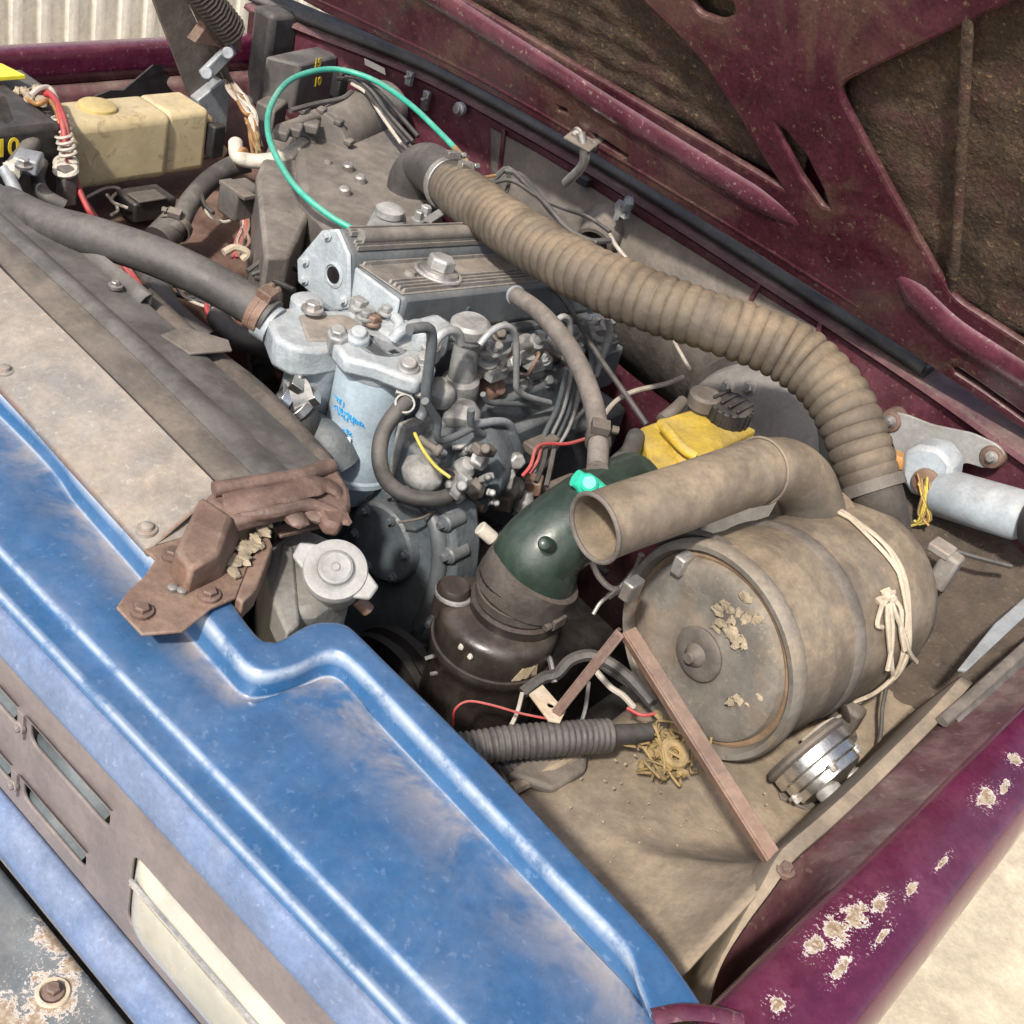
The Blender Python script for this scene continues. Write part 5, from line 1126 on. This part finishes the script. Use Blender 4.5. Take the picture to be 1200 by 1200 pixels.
cxx=sum(pp,V((0,0,0)))/5
plate('strut_tab',[((p-cxx).x,(p-cxx).y) for p in pp],bare,stt,[ell(0.0,0.002,.004,.004,14)],.003,.0008,cxx+V((0,0,.004)))
B().bolt(A(920,1020,-.035),(0,0,1),.005,.004).build('bolt',rust,stt)
sh=thing('spiral_hose','grey spiral wrapped hose lying along the blue panel edge','hose',A(640,872,-.12))
hl2=T([(530,880,-.13),(560,876,-.125),(600,870,-.12),(650,866,-.115),(714,862,-.115)])
B().tube(hl2,lambda t,L:.0138+.0020*abs(math.sin(math.pi*L/.0056)),20,40).build('hose_body',rubberd,sh,ang=80)
B().cyl(A(712,862,-.115),A(762,858,-.115),.0095,.0085).build('hose_end',rubber,sh,bev=.001)
sh2=thing('spiral_hose','short dark spiral hose tucked below the grey spiral hose','hose',A(600,915,-.17))
B().tube(T([(560,930,-.18),(590,915,-.172),(618,900,-.165)]),lambda t,L:.015+.002*abs(math.sin(math.pi*L/.007)),18,26).build('hose_body',rubber,sh2,ang=80)
fr_=thing('frayed_tape','crumbling yellow brown tape bundle at the end of the spiral hose','tape',A(785,880,-.12))
for i in range(70):
    px,py=rd.gauss(784,16),rd.gauss(876,16); q=A(px,py,-.125+rd.uniform(-.01,.012))
    if i%3: 
        e=[q+V((rd.uniform(-.016,.016),rd.uniform(-.016,.016),rd.uniform(-.006,.01))) for _ in range(3)]; B().tube([q]+e,.0013,6,4).build('tape_strand',straw,fr_)
    else: B().blob(q,rd.uniform(.003,.007),rd.uniform(.003,.006),rd.uniform(.002,.004),9,.4).build('tape_lump',straw,fr_)
B().ring(A(790,884,-.112),(.3,-.2,1),.010,.0045,18,8).build('tape_ring',straw,fr_)
hn=thing('horn','bright chrome horn drum on the dusty inner wing','horn',A(965,905,-.16))
h_ax=(A(1005,872,-.12)-A(930,915,-.13)).normalized(); hc_=A(968,898,-.125)
h_ax=V((.86,-.06,-.20)).normalized(); hc_=A(948,884,-.112)
B().lathe(hc_,h_ax,[(-.006,.020),(-.004,.036),(.0,.041),(.010,.0415),(.012,.038),(.020,.038),(.022,.0345),(.030,.034),(.034,.027),(.038,.012)],48).build('drum',chrome,hn,ang=28)
B().lathe(hc_,h_ax,[(-.010,.040),(-.006,.044),(-.003,.044),(.0,.040)],44).build('rim',dirty,hn)
q=hc_+h_ax*.034+V((-.004,-.018,.006)); B().cyl(q,q+h_ax*.020,.0125,.0115).build('terminal_post',alum,hn,bev=.002)
q=hc_+h_ax*.034+V((.004,.014,.008)); B().cyl(q,q+h_ax*.016,.011,.010).build('terminal_post',steel,hn,bev=.002)
for k in range(4):
    a_,b_,_=frame(h_ax); w=k*1.57+.6; B().bolt(hc_+h_ax*.021+a_*.0365*math.cos(w)+b_*.0365*math.sin(w),h_ax,.004,.004).build('screw',steel,hn)
B().prism([A(*p,-.16) for p in((905,905),(940,880),(985,890),(990,930),(950,950),(915,935))],(0,0,-.004)).build('mount_plate',dirty,hn,bev=.001)
# ================================================================== wiring
def loom(label,loc,items,name='wiring_loom',cat='wiring'):
    t=thing(name,label,cat,loc)
    for mt,r,l in items: B().tube(T(l),r,7,5).build('wire',mt,t)
    return t
loom('red wire arching across the black canister',A(580,830,-.13),[(red,.0012,[(531,850,-.15),(533,832,-.13),(548,822,-.12),(575,826,-.118),(610,836,-.115),(640,842,-.11)])])
loom('grey pipe and wires bent round the rear of the black canister',A(640,790,-.14),[(rubberd,.006,[(612,812,-.15),(635,795,-.14),(652,790,-.135),(668,774,-.125),(690,768,-.12),(712,776,-.12),(738,795,-.12),(765,825,-.12)]),(wirew,.0022,[(612,812,-.14),(606,835,-.15),(595,858,-.16)]),(rubberd,.004,[(690,770,-.13),(720,790,-.13),(752,812,-.13),(770,838,-.125)]),(steel,.003,[(650,800,-.14),(645,775,-.13),(640,768,-.13)]),(red,.0018,[(735,830,-.12),(752,838,-.118),(770,836,-.118)]),(wirew,.003,[(698,786,-.13),(715,805,-.13),(730,815,-.125),(742,828,-.12)]),(steel,.002,[(690,800,-.13),(686,830,-.13),(680,850,-.14)])])
loom('red and dark wires hanging below the injector pipes',A(640,540,-.05),[(red,.0020,[(612,558,-.06),(622,545,-.05),(628,526,-.04),(640,520,-.04),(665,520,-.04),(690,513,-.04)]),(red,.0018,[(620,555,-.06),(630,540,-.05),(634,524,-.045)]),(rubber,.003,[(640,525,-.05),(636,545,-.06),(628,565,-.07)]),(rubberd,.003,[(650,522,-.05),(645,548,-.06),(640,570,-.07)])])
loom('single yellow wire beside the fuel filter hose',A(505,540,-.1),[(yelw,.0018,[(486,508,-.02),(495,526,-.018),(510,546,-.018),(528,560,-.02)])])
fh2=thing('fuel_hose','dark grey rubber hose looping under the fuel filter','hose',A(460,540,-.1))
B().tube(T([(478,470,-.02),(462,486,-.03),(448,510,-.05),(445,540,-.07),(455,566,-.09),(480,582,-.10),(510,585,-.10),(530,580,-.10)]),.0085,12,6).build('hose_body',rubberd,fh2)
clamp(A(474,474,-.02),V((.3,-.3,.5)),.0088,par=fh2,mat=alum,w=.008)
loom('bundle of dark wires tied along the bulkhead behind the corrugated hose',A(640,240,.02),[(rubberd,.0042,[(556,205,.03),(575,212,.03),(595,198,.03),(620,220,.03),(640,240,.03),(665,268,.02),(690,282,.02),(715,282,.02)]),(rubberd,.0036,[(590,200,.03),(612,206,.03),(628,225,.03),(645,248,.025),(670,272,.02),(700,285,.02)]),(rubberd,.003,[(575,215,.03),(600,212,.03),(632,232,.03),(660,244,.03),(690,255,.02),(715,272,.02)]),(wirew,.0028,[(715,275,.02),(722,288,.02),(735,304,.01),(750,320,.0)]),(copper,.0025,[(555,200,.035),(562,208,.035),(580,206,.035)]),(rubber,.003,[(596,196,.03),(596,215,.02),(590,235,.0)])])
loom('thin straight cable stretched from the bulkhead to the brake servo',A(700,430,.0),[(rubberd,.0032,[(640,330,.0),(665,358,.0),(700,415,.0),(735,465,-.01),(758,498,-.02)]),(wirew,.003,[(705,490,-.03),(722,470,-.03),(745,458,-.03),(780,450,-.03),(800,442,-.03)]),(wirew,.0022,[(790,400,-.03),(800,418,-.03),(808,432,-.03)])])
loom('cluster of grey and copper wires behind the coolant tank spout',A(290,120,-.04),[((wirew,rubberd,copper,wirew,white)[k%5],.0024,[(262+rd.uniform(-4,4),88+rd.uniform(-8,8),-.03),(272+rd.uniform(-6,6),108+rd.uniform(-6,6),-.02),(288+rd.uniform(-8,8),124+rd.uniform(-8,8),-.02),(296+rd.uniform(-6,6),142+rd.uniform(-6,6),-.025),(302+rd.uniform(-5,5),172+rd.uniform(-8,8),-.04)]) for k in range(12)])
loom('knot of bare copper wires beside the white pipe',A(298,160,-.04),[((copper,straw)[k%2],.0024,[(290+rd.uniform(-4,4),140+rd.uniform(-6,6),-.03),(298+rd.uniform(-6,6),158+rd.uniform(-5,5),-.03),(300+rd.uniform(-6,6),176+rd.uniform(-4,6),-.035)]) for k in range(8)])
loom('thin pale looped wire below the coolant tank',A(250,240,-.1),[(wirew,.0022,[(240,215,-.1),(236,235,-.1),(245,252,-.1),(262,260,-.1),(280,255,-.1)]),(wirew,.0022,[(100,232,-.12),(125,220,-.12),(140,222,-.12),(130,235,-.12),(150,244,-.12)]),(wirew,.0022,[(125,228,-.12),(138,245,-.12),(130,252,-.12)]),(rubber,.003,[(242,205,-.08),(236,222,-.08),(240,240,-.08),(250,250,-.08)])])
loom('tangle of dark wires beneath the thick black radiator hose',A(260,330,-.13),[((rubber,rubberd,wirew,rubber,red,rubberd)[k%6],rd.uniform(.002,.004),[(205+rd.uniform(-10,20),325+rd.uniform(-10,20),-.14),(230+rd.uniform(-15,15),345+rd.uniform(-12,12),-.13),(255+rd.uniform(-15,15),362+rd.uniform(-12,12),-.13),(285+rd.uniform(-15,15),385+rd.uniform(-12,12),-.14),(320+rd.uniform(-12,12),410+rd.uniform(-8,8),-.14)]) for k in range(14)])
cn_=thing('wire_connector','grey plug connector with red and brown wires by the heater box','connector',A(282,240,-.1))
B().box(A(281,234,-.075),(.04,.045,.045)).build('plug_body',greyb,cn_,bev=.004); B().box(A(278,222,-.055),(.055,.02,.006)).build('plug_flange',dirty,cn_,bev=.001)
for k in range(6): B().tube(T([(278+k*2,246,-.09),(280+k*2+rd.uniform(-4,4),265,-.10),(284+rd.uniform(-8,8),285,-.11),(278+rd.uniform(-10,10),302,-.12)]),.0026,7,5).build('wire',(red,rustp,wirew,rubber)[k%4],cn_)
B().tube(T([(262,296,-.10),(275,290,-.095),(290,296,-.10),(284,304,-.11)]),.005,8,5).build('string_knot',twinem,cn_)
loom('dark wires running down the bulkhead above the intake elbow',A(450,130,.03),[(rubber,.0034,[(396,92,.02),(410,94,.03),(425,104,.03),(440,122,.03),(455,142,.02),(478,168,.01)]),(rubberd,.0030,[(404,90,.03),(420,95,.03),(436,108,.03),(452,130,.02),(484,166,.01)]),(wirew,.0026,[(412,98,.03),(430,110,.03),(446,134,.025),(470,168,.01)]),(rubber,.0034,[(418,92,.03),(440,104,.03),(460,126,.025),(490,160,.01)]),(rubberd,.004,[(340,130,.02),(370,122,.02),(400,116,.02),(412,108,.02)])])
loom('loose dark cables between heater box and thick radiator hose',A(330,315,-.08),[(rubber,.004,[(296,322,-.08),(315,316,-.07),(338,312,-.07),(352,318,-.08)]),(rubberd,.003,[(290,318,-.08),(312,302,-.07),(330,296,-.07)]),(rubber,.0034,[(300,326,-.08),(322,330,-.07),(345,340,-.06)])])
loom('thin cables hanging under the open outlet pipe',A(720,680,-.06),[(wirew,.003,[(692,655,-.05),(702,676,-.06),(718,690,-.07),(735,685,-.07),(745,672,-.06)]),(steel,.0036,[(752,650,-.03),(745,668,-.05),(728,688,-.07),(712,700,-.08)]),(rubberd,.004,[(690,640,-.06),(700,662,-.07),(712,672,-.07)]),(steel,.002,[(725,690,-.07),(705,705,-.08),(695,720,-.09)])])
loom('string and wires on the shelf between horn and air filter',A(1000,840,-.14),[(wirew,.0016,[(955,855,-.14),(975,845,-.13),(1000,828,-.13),(1030,808,-.12),(1040,790,-.1)]),(rubberd,.0022,[(1025,890,-.15),(1032,860,-.14),(1034,830,-.13),(1040,800,-.12)]),(wirew,.0018,[(940,868,-.14),(962,850,-.13),(978,842,-.12)]),(rubberd,.003,[(1115,645,-.04),(1150,655,-.04),(1185,664,-.04)])])
rodt=thing('broken_plug','corroded white tube stub beside the green elbow','tube stub',A(574,625,-.08))
B().cyl(A(562,618,-.06),A(578,632,-.07),.0075).build('stub_body',white,rodt,bev=.001)
B().tube(T([(578,632,-.07),(590,640,-.08),(600,636,-.08)]),.004,8,4).build('stub_wire',dirty,rodt)
